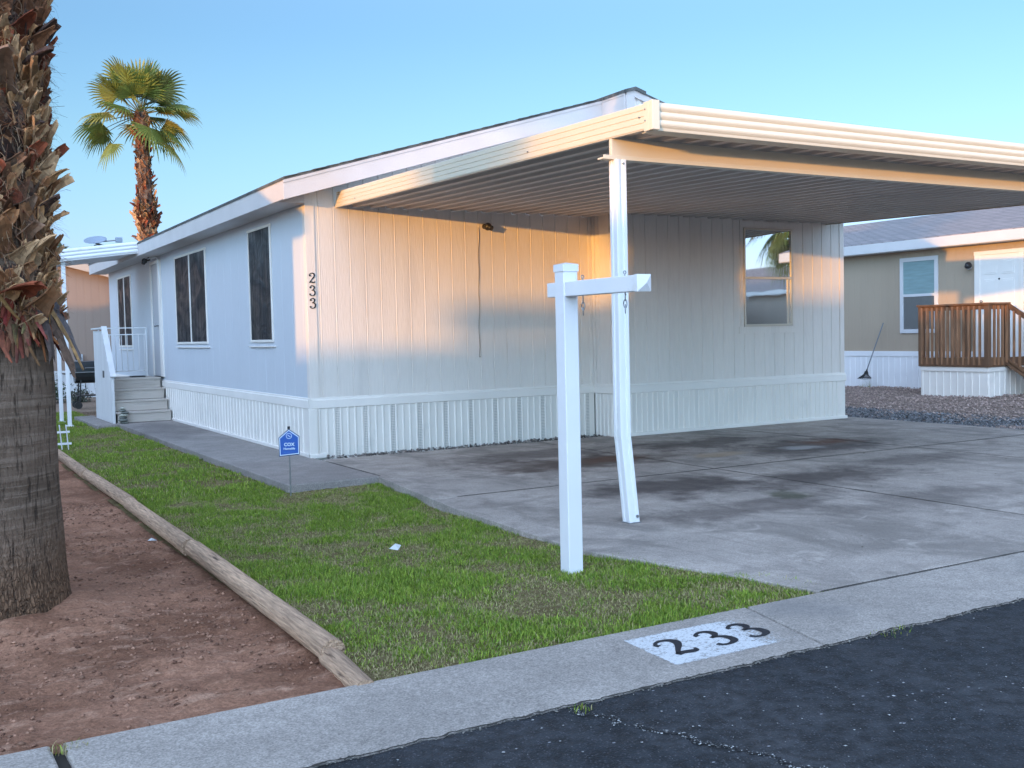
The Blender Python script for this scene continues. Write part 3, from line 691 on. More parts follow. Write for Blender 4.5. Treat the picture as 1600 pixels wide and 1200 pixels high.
def gpos(r, n):
    x = 8.82 + 8 * r.rand(n) ** 1.3; y = r.uniform(-5.5, 8, n); return x, y, np.full(n, -.03) + .03 * np.clip((x - 9.5) / 4, 0, 1) + np.array([.03 * fbm(a, b, .8) for a, b in zip(x, y)])
pebbles('gravel', 26000, gpos, .010, .032, two((.24, .18, .155), (.42, .32, .28)), 'pinkish brown gravel covering the yard beside the driveway', seed=4)
def gpos2(r, n):
    x = 8.80 + 1.7 * r.rand(n) ** 1.2; y = r.uniform(-5.5, 1.5, n); return x, y, np.full(n, -.02)
pebbles('gravel', 6500, gpos2, .012, .035, two((.06, .06, .065), (.24, .24, .25)), 'band of darker grey gravel along the driveway edge', seed=5)
def gpos3(r, n):
    x = r.uniform(.12, 4.15, n); y = -.04 - .25 * r.rand(n); return x, y, -.03 + .035 * r.rand(n) * (y > -.3)
pebbles('gravel', 1100, gpos3, .008, .028, two((.05, .045, .045), (.30, .26, .23)), 'rough stones filling the gap between skirting and driveway', seed=6)
def rpos(r, n):
    x = r.uniform(-3, 2.2, n); y = r.uniform(-10.6, -8.85, n); return x, y, np.full(n, -.016)
pebbles('road_grit', 420, rpos, .002, .008, two((.25, .25, .26), (.5, .5, .5)), 'pale grit chips lying on the dark asphalt', seed=8, cat='grit', flat=.3)
def epos(r, n):
    x = r.uniform(-3.6, 2.2, n); return x, -8.805 + r.normal(0, .010, n), np.full(n, -.017)
pebbles('edge_debris', 1500, epos, .002, .008, two((.03, .03, .03), (.3, .28, .25)), 'broken asphalt crumbs along the gutter edge', seed=18, cat='debris', flat=.5)
def cpos(r, n):
    t = r.rand(n); return -2.06 + .50 * t + np.array([.05 * fbm(q * 6, 1, 2) for q in t]) + r.uniform(-.025, .02, n), -8.83 - 1.2 * t, np.full(n, -.013)
pebbles('crack_debris', 420, cpos, .002, .007, two((.04, .04, .04), (.4, .4, .4)), 'small stone crumbs lying along the crack in the asphalt', seed=28, cat='debris', flat=.4)
def dpos(r, n):
    x = r.uniform(.2, 7, n); y = r.uniform(-7.9, -.8, n); return x, y, np.full(n, .0)
pebbles('leaf_litter', 90, dpos, .004, .016, two((.06, .045, .03), (.25, .2, .14)), 'small dry leaf crumbs scattered on the driveway', seed=19, cat='leaf crumbs', flat=.2)

# painted number on the gutter
e = empty('kerb_number', (-1.02, -8.45, 0), 'worn white kerb plate painted with black number 233', 'house number')
mb = MB(); gz = lambda y: -.018 * (-8.125 - y) / .665
poly = [(-1.385, -8.245), (-.70, -8.225), (-.56, -8.66), (-1.39, -8.69)]
nX, nY = 30, 14; vs = []
for j in range(nY + 1):
    for i in range(nX + 1):
        u, v_ = i / nX, j / nY; a = Vector(poly[0]).lerp(Vector(poly[1]), u); b = Vector(poly[3]).lerp(Vector(poly[2]), u); q = a.lerp(b, v_)
        vs.append((q.x, q.y, gz(q.y) + .0015))
mb.add(vs, [(j * (nX + 1) + i, (j + 1) * (nX + 1) + i, (j + 1) * (nX + 1) + i + 1, j * (nX + 1) + i + 1) for j in range(nY) for i in range(nX)])
mb.build('painted_plate', WORN, e)
for ch, ox, oy in (('2', -1.30, -8.56), ('3', -1.055, -8.555), ('3', -.845, -8.545)):
    mb = MB(); glyph(mb, ch, (ox, oy, gz(oy) + .003), (.245, .02, 0), (-.02, .205, .0055), (0, 0, 1), .001, 1.35, False); mb.build('painted_digit', BLACKPAINT, e)

# ================================================================== MOBILE HOME
S = .29
def rz(x): return 3.285 + (x + .35) * S       # underside of the roof deck, left slope
def rzr(x): return rz(4.27) - (x - 4.27) * S
def roofz(x): return rz(x) if x < 4.27 else rzr(x)
home = empty('mobile_home', (0, 0, 0), 'white mobile home with grooved siding, number 233 and attached carport', 'mobile home')
X1, PJ, X2, LN, B1, B2, SOF = 4.16, .535, 8.54, 14.0, .591, .709, 3.08
mb = MB(); siding(mb, (.035, 0), (X1, 0), B2 - .02, lambda x, y: rz(x), .2, edge=True); mb.build('front_wall', SIDING, home)
mb = MB(); siding(mb, (X1, 0), (X1, -PJ), B2 - .02, rz(X1), .27, edge=True); mb.build('return_wall', SIDING, home)
mb = MB(); siding(mb, (X1, -PJ), (X2, -PJ), B2 - .02, lambda x, y: roofz(x), .2, gd=.005, edge=True); mb.build('front_wall', SIDING, home)
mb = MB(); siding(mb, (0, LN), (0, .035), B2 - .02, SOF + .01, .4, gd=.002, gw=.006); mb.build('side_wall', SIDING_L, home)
mb = MB(); siding(mb, (X2, -PJ), (X2, LN), B2 - .02, SOF + .01, .4, gd=.002, gw=.006); siding(mb, (X2, LN), (0, LN), B2 - .02, lambda x, y: roofz(x), .2); mb.build('rear_wall', SIDING, home)
mb = MB(); mb.box(-.008, .11, -.012, 0.0, B2, rz(.0) - .02); mb.box(-.008, .0, -.0, .09, B2, SOF); mb.build('corner_trim', SIDING, home, bevel=.003)
for bx_ in ((X1 - .012, X1 + .0, -PJ - .008, -PJ + .06, B2, 3.4), (X2 - .08, X2 + .012, -PJ - .012, -PJ, B2, rzr(X2)), (X1 - .07, X1 - .016, -.012, .0, B2, 3.4), (X1 - .014, X1 - .002, -.07, -.0, B2, 3.4)):
    mb = MB(); mb.box(*bx_); mb.build('corner_trim', SIDING, home, bevel=.003)
# belt trim
mb = MB()
def belt(p0, p1):
    p0 = Vector(p0); p1 = Vector(p1); d = (p1 - p0).normalized(); n = Vector((d.y, -d.x)); prof = [(0, B2 + .012), (.012, B2 + .01), (.016, B2 - .012), (.030, B2 - .02), (.034, B1 + .004), (.024, B1 - .004), (0, B1 - .004)]
    vs = []
    for q in (p0, p1):
        for h, z in prof: vs.append((q.x + n.x * h, q.y + n.y * h, z))
    k = len(prof); mb.add(vs, [(i, i + 1, k + i + 1, k + i) for i in range(k - 1)])
belt((-.0, -.0), (X1 - .03, 0)); belt((X1, -.02), (X1, -PJ - .03)); belt((X1 - .03, -PJ), (X2 + .03, -PJ)); belt((0, LN), (0, 0)); belt((X2, -PJ), (X2, LN))
mb.box(-.036, -.001, -.036, -.001, B1 - .003, B2 + .005); mb.build('belt_trim', TRIM, home)
# skirting
mb = MB(); skirting(mb, (.05, -.02), (X1 - .02, -.02), -.05, B1, True, 1); skirting(mb, (X1 - .0, -.0), (X1 - .0, -PJ - .02), -.01, B1, True, 2); skirting(mb, (X1, -PJ - .02), (X2 + .01, -PJ - .02), .0, B1, True, 1)
mb.build('skirting', [SKIRT, VENT], home)
mb = MB(); skirting(mb, (-.02, LN), (-.02, .02), .0, B1, False); skirting(mb, (X2 + .01, -PJ), (X2 + .01, LN), -.06, B1, False); mb.build('side_skirting', [SKIRT, VENT], home)
mb = MB(); mb.box(-.045, .06, -.045, .0, .0, B1 - .004); mb.build('skirting_corner', [SKIRT], home, bevel=.004)
mb = MB(); mb.box(X1 - .02, X2 + .03, -PJ - .05, -PJ - .015, 0, .045); mb.box(-.05, -.018, -.05, LN, 0, .04); mb.box(-.05, .16, -.062, -.018, -.01, .04); mb.build('base_track', [TRIM], home, bevel=.004)
mb = MB(); mb.box(.0, X1 - .03, -.0, LN, -.1, .55); mb.box(X1 + .02, X2 - .02, -PJ + .02, LN - .1, -.1, .55); mb.build('floor_frame', DARKMETAL, home)
# roof
mb = MB(); T = .024
def slab(xa, xb, ya, yb, fz, th=T, mi=0):
    mb.hexa([(xa, ya, fz(xa)), (xb, ya, fz(xb)), (xb, yb, fz(xb)), (xa, yb, fz(xa)), (xa, ya, fz(xa) + th), (xb, ya, fz(xb) + th), (xb, yb, fz(xb) + th), (xa, yb, fz(xa) + th)], mi)
slab(-.385, 4.14, -.385, LN + .38, rz); slab(4.142, 4.27, -.915, LN + .38, rz); slab(4.27, X2 + .07, -.915, LN + .38, rzr)
# shingle courses as thin steps along the left slope edge
for i in range(26):
    xa = -.37 + i * .175; j = .012 * math.sin(i * 2.3)
    if xa > 4.0: break
    mb.hexa([(xa, -.40 + j, rz(xa) + T + .001), (xa + .17, -.40 + j, rz(xa + .17) + T + .001), (xa + .17, LN + .39, rz(xa + .17) + T + .001), (xa, LN + .39, rz(xa) + T + .001),
             (xa, -.40 + j, rz(xa) + T + .012), (xa + .17, -.40 + j, rz(xa + .17) + T + .006), (xa + .17, LN + .39, rz(xa + .17) + T + .006), (xa, LN + .39, rz(xa) + T + .012)])
for i in range(8):
    xa = 4.15 + i * .02
slab(4.10, 4.27, -.935, LN + .3, rz, T + .02); slab(4.27, 4.44, -.935, LN + .3, rzr, T + .02)
mb.build('roof', SHINGLE, home)
FT = .235
mb = MB(); mb.box(-.375, -.35, -.35, LN + .35, 3.285 - FT + .01, 3.29); mb.box(-.352, 0, 0, LN + .35, SOF - .012, SOF); mb.hexa([(-.35, -.012, SOF - .012), (-.009, -.012, SOF - .012), (-.009, -.001, SOF - .012), (-.35, -.001, SOF - .012), (-.35, -.012, 3.085), (-.009, -.012, 3.18), (-.009, -.001, 3.18), (-.35, -.001, 3.085)])
mb.build('eave_fascia', FASCIA, home, bevel=.003)
mb = MB(); mb.box(X2 + .045, X2 + .065, -.88, LN + .35, 3.12, 3.36); mb.build('eave_fascia', FASCIA, home)
mb = MB()
def rake(xa, xb, y, fz, h, t=.022):
    mb.hexa([(xa, y - t, fz(xa) - h), (xb, y - t, fz(xb) - h), (xb, y, fz(xb) - h), (xa, y, fz(xa) - h), (xa, y - t, fz(xa) + .004), (xb, y - t, fz(xb) + .004), (xb, y, fz(xb) + .004), (xa, y, fz(xa) + .004)])
rake(-.375, 4.14, -.35, rz, FT - .01); rake(-.378, 4.14, -.372, rz, .035, .010)
for i in range(16):
    pass
mb.hexa([(xq, yq, rz(xq) - FT + .02 + dq) for dq in (0, .015) for xq, yq in ((-.34, -.35), (4.12, -.35), (4.12, -.001), (-.34, -.001))])
mb.build('rake_fascia', FASCIA, home, bevel=.002)
mb = MB(); mb.box(4.118, 4.14, -.885, -.352, rz(4.14) - .26, rz(4.14) + .0); mb.box(4.108, 4.118, -.885, -.352, rz(4.14) - .035, rz(4.14) + .0)
rake(4.14, 4.27, -.885, rz, .24); rake(4.27, X2 + .06, -.885, rzr, .085)
mb.box(4.12, X2 + .02, -.88, -PJ, 3.12, 3.13)
mb.build('rake_fascia', FASCIA, home, bevel=.002)
mb = MB(); siding(mb, (4.15, -.87), (X2 + .02, -.87), 3.13, lambda x, y: roofz(x) - .02, .1, .012, .03); siding(mb, (4.15, -.36), (4.15, -.87), 3.13, rz(4.14), .3); mb.build('gable_siding', SIDING, home)
# windows of the left side
def lwin(y0, y1, z0, z1, lights):
    f = MB(); d = .022; t = .035
    f.box(-d, 0.0, y0 - .06, y1 + .045, z1 + .0, z1 + t); f.box(-d, 0, y0 - t, y1 + t, z0 - t, z0); f.box(-d, 0, y0 - t, y0, z0, z1); f.box(-d, 0, y1, y1 + t, z0, z1)
    for i in range(1, lights):
        ym = y0 + (y1 - y0) * i / lights; f.box(-d, 0, ym - .028, ym + .028, z0, z1)
    fr = f.build('window', TRIM, home, bevel=.003)
    s = MB(); s.box(-d - .008, 0, y0 - .11, y1 + .08, z0 - .10, z0 - .085); s.build('sill', TRIM, fr)
    for i in range(lights):
        ya = y0 + (y1 - y0) * i / lights + (.028 if i else 0); yb = y0 + (y1 - y0) * (i + 1) / lights - (.028 if i < lights - 1 else 0)
        p = MB(); n1, n2 = 14, 30; vs = []
        for j in range(n2 + 1):
            for k in range(n1 + 1):
                y = ya + (yb - ya) * k / n1; z = z0 + (z1 - z0) * j / n2; e_ = math.sin(math.pi * k / n1) ** .4
                vs.append((-.010 + .007 * e_ * noise.noise(Vector((y * 3 + z * 2.4, z * 1.8 - y, ya))) + .004 * e_ * noise.noise(Vector((y * 6, z * 5 + y * 3, 3))), y, z))
        p.add(vs, [(j * (n1 + 1) + k, (j + 1) * (n1 + 1) + k, (j + 1) * (n1 + 1) + k + 1, j * (n1 + 1) + k + 1) for j in range(n2) for k in range(n1)])
        p.build('sun_screen', SCREEN, fr, smooth=True)
lwin(1.40, 2.37, 1.44, 2.93, 1); lwin(4.86, 6.98, 1.43, 2.90, 2); lwin(11.27, 12.78, 1.38, 2.86, 2)
# side door
f = MB(); f.box(-.03, 0, 8.20, 8.42, .78, 2.99); f.box(-.03, 0, 9.02, 9.14, .78, 2.99); f.box(-.03, 0, 8.42, 9.02, 2.93, 2.99); fr = f.build('door_frame', TRIM, home, bevel=.003)
f = MB(); f.box(-.018, -.002, 8.45, 9.0, .79, 2.92); d_ = f.build('door', mat('door_paint', (.42, .44, .47), .4, .05), home, bevel=.002)
f = MB(); f.box(-.022, -.004, 8.42, 8.45, .79, 2.93); f.box(-.03, .0, 8.28, 9.02, .765, .785); f.build('door_gap', DARKMETAL, d_)
f = MB(); f.tube([(-.02, 8.50, 1.75), (-.07, 8.50, 1.75)], .012); f.ball((-.08, 8.5, 1.75), .028); f.build('handle', STEEL, d_)
# window under the carport (reflective)
wx0, wx1, wz0, wz1, wy = 6.47, 7.44, 1.47, 2.92, -PJ
f = MB(); t = .045; d = .03
f.box(wx0 - .06, wx1 + .10, wy - .012, wy, wz1 + .0, wz1 + .10); f.box(wx0 - .09, wx1 + .10, wy - .012, wy, wz0 - .10, wz0); f.box(wx0 - .06, wx0, wy - .012, wy, wz0, wz1); f.box(wx1, wx1 + .10, wy - .012, wy, wz0, wz1)
fr = f.build('window', SIDING, home, bevel=.002)
f = MB(); AL = mat('tan_window_aluminium', (.55, .50, .42), .35, .05, metal=.3)
f.box(wx0, wx0 + .03, wy - d, wy, wz0, wz1); f.box(wx1 - .03, wx1, wy - d, wy, wz0, wz1); f.box(wx0, wx1, wy - d - .002, wy, wz0 - .0, wz0 + .035); f.box(wx0, wx1, wy - d - .002, wy, wz1 - .025, wz1); f.box(wx0, wx1, wy - d - .004, wy, 2.17, 2.205)
f.box(wx1 - .10, wx1 - .07, wy - d + .004, wy, wz0 + .03, 2.17)
f.build('frame', AL, fr, bevel=.003)
f = MB(); f.box(wx0 + .03, wx1 - .03, wy - .012, wy - .008, 2.205, wz1 - .025); f.build('pane', MIRROR, fr)
f = MB(); f.box(wx0 + .03, wx1 - .03, wy - .010, wy - .006, wz0 + .035, 2.17); f.build('pane', MIRROR, fr)
# house number on the corner trim
for i, ch in enumerate('233'):
    g_ = MB(); zt = 2.235 - i * .152; glyph(g_, ch, (.012, -.0125, zt - .125), (.135, 0, 0), (0, 0, .125), (0, -1, 0), .008, .95); g_.build('house_number', BLACKPAINT, home)
# small conduit and hardware
f = MB(); f.tube([(-.02, 8.25, 2.55), (-.05, 8.25, 3.0), (-.07, 8.3, 3.03), (-.14, 8.7, 3.03)], .012, 8); f.build('conduit', ALUW, home)

# security lights -----------------------------------------------------
def cam_obj(loc, axis, label):
    r_ = empty('security_camera', loc, label, 'camera'); a = Vector(axis).normalized(); l = Vector(loc)
    f = MB(); f.tube([l, l + a * .04], [.035, .035], 12); f.tube([l + a * .04, l + a * .075], .012, 8); f.build('bracket', DARKMETAL, r_)
    f = MB(); c = l + a * .10 + Vector((0, 0, -.01)); f.ball(c, .052, 14, 9); f.tube([c, c + (a + Vector((.5, 0, -.5))).normalized() * .07], [.038, .034], 12); f.build('camera_body', DARKMETAL, r_, smooth=True)
cam_obj((2.45, -.003, 2.865), (0, -1, 0), 'black security camera on the grooved wall under the carport')
cam_obj((-.10, 8.72, 3.03), (-1, -.2, -.3), 'black security camera on a conduit above the side door')
f = MB(); pts = [(2.36, -.008, 2.85)]
for i in range(1, 26):
    z = 2.85 - 1.70 * i / 25; pts.append((2.36 + .006 * math.sin(i * .9) - .0012 * i, -.009, z))
pts += [(2.325, -.016, 1.145), (2.34, -.016, 1.16)]
f.tube(pts, .0045, 6); o = f.build('hanging_cable', mat('grey_cable', (.30, .25, .21), .6), root=(2.36, -.01, 1.1)); tag(o, 'thin cable hanging down the siding below the camera', 'cable')

# ================================================================== CARPORT
cp = empty('carport', (.38, -6.25, 0), 'white aluminium patio carport with ribbed ceiling, roll fascia and a bent front post', 'carport')
CX0, CX1, CYF = .382, 8.19, -6.257
def cz(y): return 3.045 + .0265 * y            # underside of the pans
f = MB(); prof = []; x = CX0 + .03; k = 0
while x < CX1 - .06:
    for dx, h in ((0, 0), (.028, 0), (.042, .05), (.085, .05), (.098, .016), (.112, .010), (.128, .016), (.140, .05), (.184, .05), (.198, 0)):
        if x + dx < CX1 - .03: prof.append((x + dx, h * 1.15))
    x += .226
prof.append((CX1 - .03, 0)); vs = []
def near(x): return -.003 if x < X1 else -PJ - .003
for a, h in prof:
    for y in (CYF + .10, near(a)): vs.append((a, y, cz(y) + h))
f.add(vs, [(2 * i, 2 * i + 1, 2 * i + 3, 2 * i + 2) for i in range(len(prof) - 1)])
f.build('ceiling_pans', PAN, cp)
f = MB()
f.hexa([(CX0 + .01, CYF + .02, cz(CYF) + .075), (CX1 - .01, CYF + .02, cz(CYF) + .075), (CX1 - .01, -.36, cz(-.36) + .075), (CX0 + .01, -.36, cz(-.36) + .075),
        (CX0 + .01, CYF + .02, cz(CYF) + .09), (CX1 - .01, CYF + .02, cz(CYF) + .09), (CX1 - .01, -.36, cz(-.36) + .09), (CX0 + .01, -.36, cz(-.36) + .09)]); f.build('roof_skin', ALUW, cp)
def fascia_run(mb, pA, pB, outn, h, zA, zB, kind):
    """extruded fascia profile between A and B"""
    if kind == 'roll':
        prof = [(0, 0), (.012, -.004)]
        for r_ in range(3):
            z0 = .012 + r_ * (h - .02) / 3
            for q in range(7):
                t = q / 6.; prof.append((.010 + .022 * math.sin(math.pi * (t * .8 + .08)), z0 + (h - .02) / 3 * t))
        prof += [(.012, h), (-.03, h + .002)]
    else:
        prof = [(-.02, 0), (.004, .0)]
        for r_ in range(4):
            z0 = .004 + r_ * (h - .006) / 4; z1 = z0 + (h - .006) / 4; prof += [(.004, z0), (.010, z0 + .006), (.010, z1 - .004), (.005, z1)]
        prof += [(.004, h), (-.02, h + .002)]
    pA = Vector(pA); pB = Vector(pB); n = Vector(outn); vs = []
    for q, zb in ((pA, zA), (pB, zB)):
        for a, z in prof: vs.append((q.x + n.x * a, q.y + n.y * a, zb + z))
    k = len(prof); mb.add(vs, [(i, k + i, k + i + 1, i + 1) for i in range(k - 1)] + [tuple(range(k)), tuple(range(2 * k - 1, k - 1, -1))])
f = MB(); fascia_run(f, (CX0 + .035, CYF), (CX1 - .03, CYF), (0, -1), .190, 2.864, 2.864, 'roll'); f.box(CX0 + .02, CX1 - .02, CYF - .01, CYF + .13, 2.857, 2.862); f.build('front_fascia', ALU, cp, smooth=False)
f = MB(); fascia_run(f, (CX0, CYF), (CX0, -.09), (-1, 0), .185, 2.868, 3.026, 'flat'); f.build('side_fascia', ALU, cp)
f = MB(); f.hexa([(CX0, -.09, 3.026), (CX0 + .02, -.09, 3.026), (CX0 + .02, .0, 3.028), (CX0, .0, 3.028), (CX0, -.09, 3.21), (CX0 + .02, -.09, 3.21), (CX0 + .02, -.085, 3.20), (CX0, -.085, 3.20)]); f.build('fascia_end', ALU, cp)
f = MB(); fascia_run(f, (CX1, -PJ - .01), (CX1, CYF), (1, 0), .185, 3.015, 2.868, 'flat'); f.build('side_fascia', ALU, cp)
f = MB(); f.box(CX0 - .016, CX0 - .002, CYF - .002, CYF + .06, 2.856, 3.062); f.box(CX0 - .016, CX0 + .05, CYF - .042, CYF - .002, 2.858, 3.064); f.build('corner_cap', ALU, cp, bevel=.004)
for (y, z) in ((CYF + .04, 2.93), (CYF + .04, 3.01), (CYF + .11, 2.965), (-4.6, 2.97), (-.7, 3.06)):
    f = MB(); f.tube([(CX0 - .012, y, z), (CX0 - .022, y, z)], .006, 8); f.build('screw', STEEL, cp)
# beam
BY = -5.75
f = MB(); f.box(CX0 - .0, CX1 - .1, BY - .035, BY, 2.735, 2.885); f.box(CX0 - .10, CX1 - .1, BY - .065, BY + .01, 2.722, 2.735); f.box(CX0 - .10, CX1 - .1, BY - .068, BY - .063, 2.722, 2.752); f.build('beam', ALU, cp, bevel=.002)
def post(x, bent):
    y = BY - .045; f = MB(); hw = .047
    # fluted square section
    sec = []
    for (ax, ay, bx, by_) in ((-1, -1, 1, -1), (1, -1, 1, 1), (1, 1, -1, 1), (-1, 1, -1, -1)):
        nx_, ny_ = (by_ - ay) / 2, -(bx - ax) / 2
        for t, d_ in ((0.04, 0), (.30, 0), (.35, -.009), (.62, -.012), (.68, -.0), (.96, 0)):
            sec.append(((ax + (bx - ax) * t) * hw + nx_ * d_, (ay + (by_ - ay) * t) * hw + ny_ * d_))
    k = len(sec); lv = [(2.722, 0, 0, 0), (.68, 0, 0, 0), (.66, 0.0, 0, 0), (.60, .008, 0, 0), (.3, .032, -.01, 0), (.0, .055, -.02, 0)] if bent else [(2.722, 0, 0, 0), (0, 0, 0, 0)]
    vs = []
    for z, dx, dy, _ in lv: vs += [(x + a + dx, y + b + dy, z) for a, b in sec]
    f.add(vs, [(i * k + j, i * k + (j + 1) % k, (i + 1) * k + (j + 1) % k, (i + 1) * k + j)[::1] for i in range(len(lv) - 1) for j in range(k)])
    p = f.build('post', ALUW, cp)
    f = MB(); bx = x + (.055 if bent else 0); by2 = y - (.02 if bent else 0)
    for a_, b_, r_ in (((bx + .02, by2 - .046, .05), (bx + .02, by2 - .056, .05), .012), ((x + .02, y - .036, 2.69), (x + .02, y - .05, 2.69), .008), ((x + .02, y - .038, 1.72), (x + .02, y - .047, 1.72), .007)):
        f = MB(); f.tube([a_, b_], r_, 8); f.build('bolt', STEEL, p)
    f = MB(); f.box(bx - .055, bx + .055, by2 - .055, by2 + .055, 0, .006); f.build('foot_plate', STEEL, p)
post(.425, True); post(7.8, False)

# ================================================================== ENTRY
aw = empty('entry_awning', (-1.72, 8.4, 0), 'small white aluminium awning over the side steps on two posts', 'awning')
def az(x): return 2.93 + (x + 1.78) * .13
f = MB(); A0, A1, AY0, AY1 = -1.78, -.0, 8.4, 10.5
n = 0; yy = AY0 + .03; prof = []
while yy < AY1 - .03: prof += [(yy, 0), (yy + .05, 0), (yy + .07, .04), (yy + .13, .04), (yy + .15, 0)]; yy += .15
vs = []
for y, h in prof: vs += [(A0 + .03, y, az(A0) + .02 + h), (A1, y, az(A1) + .02 + h)]
f.add(vs, [(2 * i, 2 * i + 1, 2 * i + 3, 2 * i + 2) for i in range(len(prof) - 1)]); f.hexa([(A0, AY0, az(A0) + .1), (A1, AY0, az(A1) + .1), (A1, AY1, az(A1) + .1), (A0, AY1, az(A0) + .1), (A0, AY0, az(A0) + .11), (A1, AY0, az(A1) + .11), (A1, AY1, az(A1) + .11), (A0, AY1, az(A0) + .11)]); f.build('roof_panel', ALUW, aw)
f = MB(); fascia_run(f, (A0, AY0), (A1, AY0), (0, -1), .215, az(A0), az(A1), 'roll'); f.build('front_fascia', ALUW, aw)
f = MB(); fascia_run(f, (A0, AY1), (A0, AY0), (-1, 0), .2, az(A0), az(A0), 'roll'); f.build('side_fascia', ALUW, aw)
f = MB(); f.box(A0 - .028, A0 + .03, AY0 - .034, AY0 + .03, az(A0) - .01, az(A0) + .225); f.build('corner_cap', ALUW, aw, bevel=.003)
for y in (8.48, 9.62):
    f = MB(); f.box(-1.70, -1.63, y, y + .07, -.08, az(-1.66)); f.box(-1.73, -1.60, y - .03, y + .10, -.08, -.05); f.build('post', ALUW, aw, bevel=.008)

st = empty('entry_steps', (-.45, 7.6, 0), 'beige painted wooden steps with white board side rail at the side door', 'steps')
ys_ = [7.52, 7.80, 8.06, 8.34]; zs_ = [.195, .39, .585, .775]
for i in range(4):
    f = MB(); f.box(-.98, .0 - .06 - .0, ys_[i], ys_[i] + .02, zs_[i] - .19, zs_[i] - .036); f.box(-.995, -.052, ys_[i] - .012, (ys_[i + 1] + .015 if i < 3 else 9.6), zs_[i] - .034, zs_[i]); f.build('step', STEP, st, bevel=.005)
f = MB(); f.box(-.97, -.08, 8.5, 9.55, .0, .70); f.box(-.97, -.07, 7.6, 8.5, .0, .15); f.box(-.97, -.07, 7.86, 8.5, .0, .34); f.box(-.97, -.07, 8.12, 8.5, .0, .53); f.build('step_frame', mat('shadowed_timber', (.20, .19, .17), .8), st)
f = MB(); pr = [(7.64, -.01), (7.64, .80), (8.40, 1.66), (9.56, 1.68), (9.56, -.01)]
f.plate([(-1.045, y, z) for y, z in pr], (.040, 0, 0))
f.build('side_panel', RAILW, st, bevel=.003)
f = MB()
for y in [7.66 + .14 * i for i in range(13)]:
    zt = .80 + (y - 7.64) * 1.13 if y < 8.40 else 1.66
    f.box(-1.053, -1.046, y, y + .125, .03, zt - .03)
f.build('rail_boards', RAILW, st)
f = MB(); f.beam((-1.025, 7.60, .83), (-1.025, 8.41, 1.745), .10, .035); f.box(-1.08, -.97, 8.42, 9.60, 1.70, 1.735); f.build('rail_cap', RAILW, st, bevel=.004)
f = MB(); f.box(-1.056, -1.04, 8.38, 8.56, .80, .93); f.build('notch', DARKMETAL, st)
rl = empty('metal_railing', (-.35, 9.52, .77), 'thin white metal bar railing at the far edge of the landing', 'railing')
ry = 9.52
for zr in (1.73, 1.60, .88):
    f = MB(); f.beam((-.96, ry, zr), (-.06, ry, zr), .024, .02); f.build('rail', ALUW, rl)
for i in range(8): f = MB(); f.beam((-.86 + i * .108, ry, .88), (-.86 + i * .108, ry, 1.6), .012, .012, (0, 1, 0)); f.build('bar', ALUW, rl)
for x in (-.95, -.07): f = MB(); f.beam((x, ry, .775), (x, ry, 1.73), .028, .028, (0, 1, 0)); f.build('upright', ALUW, rl)
# lantern on the landing, cairn, mat
ln = empty('lantern', (-.90, 8.42, .775), 'small white lantern standing at the top step by the side rail', 'lantern')
f = MB(); f.tube([(-.90, 8.42, .775), (-.90, 8.42, .80)], .055, 8); f.build('base', STEEL, ln); f = MB(); f.tube([(-.90, 8.42, .935), (-.90, 8.42, .985)], [.06, .012], 8); f.build('cap', STEEL, ln)
f = MB(); f.tube([(-.90, 8.42, .80), (-.90, 8.42, .935)], .045, 10); f.build('glass_body', mat('milky_plastic', (.7, .75, .78), .3), ln)
rc = empty('rock_stack', (-.90, 7.40, 0), 'stack of flat garden stones at the foot of the steps', 'stone ornament')
rr = random.Random(3)
for i in range(7):
    f = MB(); z = .02 + i * .043; r_ = .085 - .004 * i + rr.uniform(-.012, .012); f.ball((-.90 + rr.uniform(-.025, .025), 7.40 + rr.uniform(-.02, .02), z), r_, 9, 6, .3 + .1 * rr.random()); f.build('stone', mat('cairn_stone_pale' if i in (3, 6) else 'cairn_stone', (.42, .42, .36) if i in (3, 6) else (.13, .14, .125), .8, .2, 9, .4), rc, smooth=True)
f = MB(); f.box(-.50, -.25, 8.75, 9.0, .777, .80); tag(f.build('door_mat', DARKMETAL, root=(-.4, 8.85, .777)), 'small dark item lying on the landing by the door', 'mat')

# ================================================================== YARD THINGS
sp = empty('sign_post', (-.74, -6.85, -.03), 'white vinyl real estate sign post with a crossarm standing in the lawn', 'sign post')
h = .0508
f = MB(); f.box(-.74 - h, -.74 + h, -6.85 - h, -6.85 + h, -.10, 1.83); f.build('post', VINYL, sp, bevel=.005)
f = MB(); h2 = .056; f.box(-.74 - h2, -.74 + h2, -6.85 - h2, -6.85 + h2, 1.815, 1.86)
c = [(-.74 - h2, -6.85 - h2, 1.86), (-.74 + h2, -6.85 - h2, 1.86), (-.74 + h2, -6.85 + h2, 1.86), (-.74 - h2, -6.85 + h2, 1.86), (-.74, -6.85, 1.872)]
f.add(c, [(0, 1, 4), (1, 2, 4), (2, 3, 4), (3, 0, 4)]); f.build('cap', VINYL, sp, bevel=.002)
f = MB(); f.box(-.74 - .044, -.74 + .044, -7.60, -6.70, 1.665, 1.753); f.build('arm', VINYL, sp, bevel=.004)
f = MB(); a = .047; f.box(-.74 - a, -.74 + a, -7.625, -7.595, 1.662, 1.756)
c = [(-.74 - a, -7.625, 1.662), (-.74 + a, -7.625, 1.662), (-.74 + a, -7.625, 1.756), (-.74 - a, -7.625, 1.756), (-.74, -7.65, 1.709)]
f.add(c, [(0, 1, 4), (1, 2, 4), (2, 3, 4), (3, 0, 4)]); f.build('arm_cap', VINYL, sp, bevel=.002)
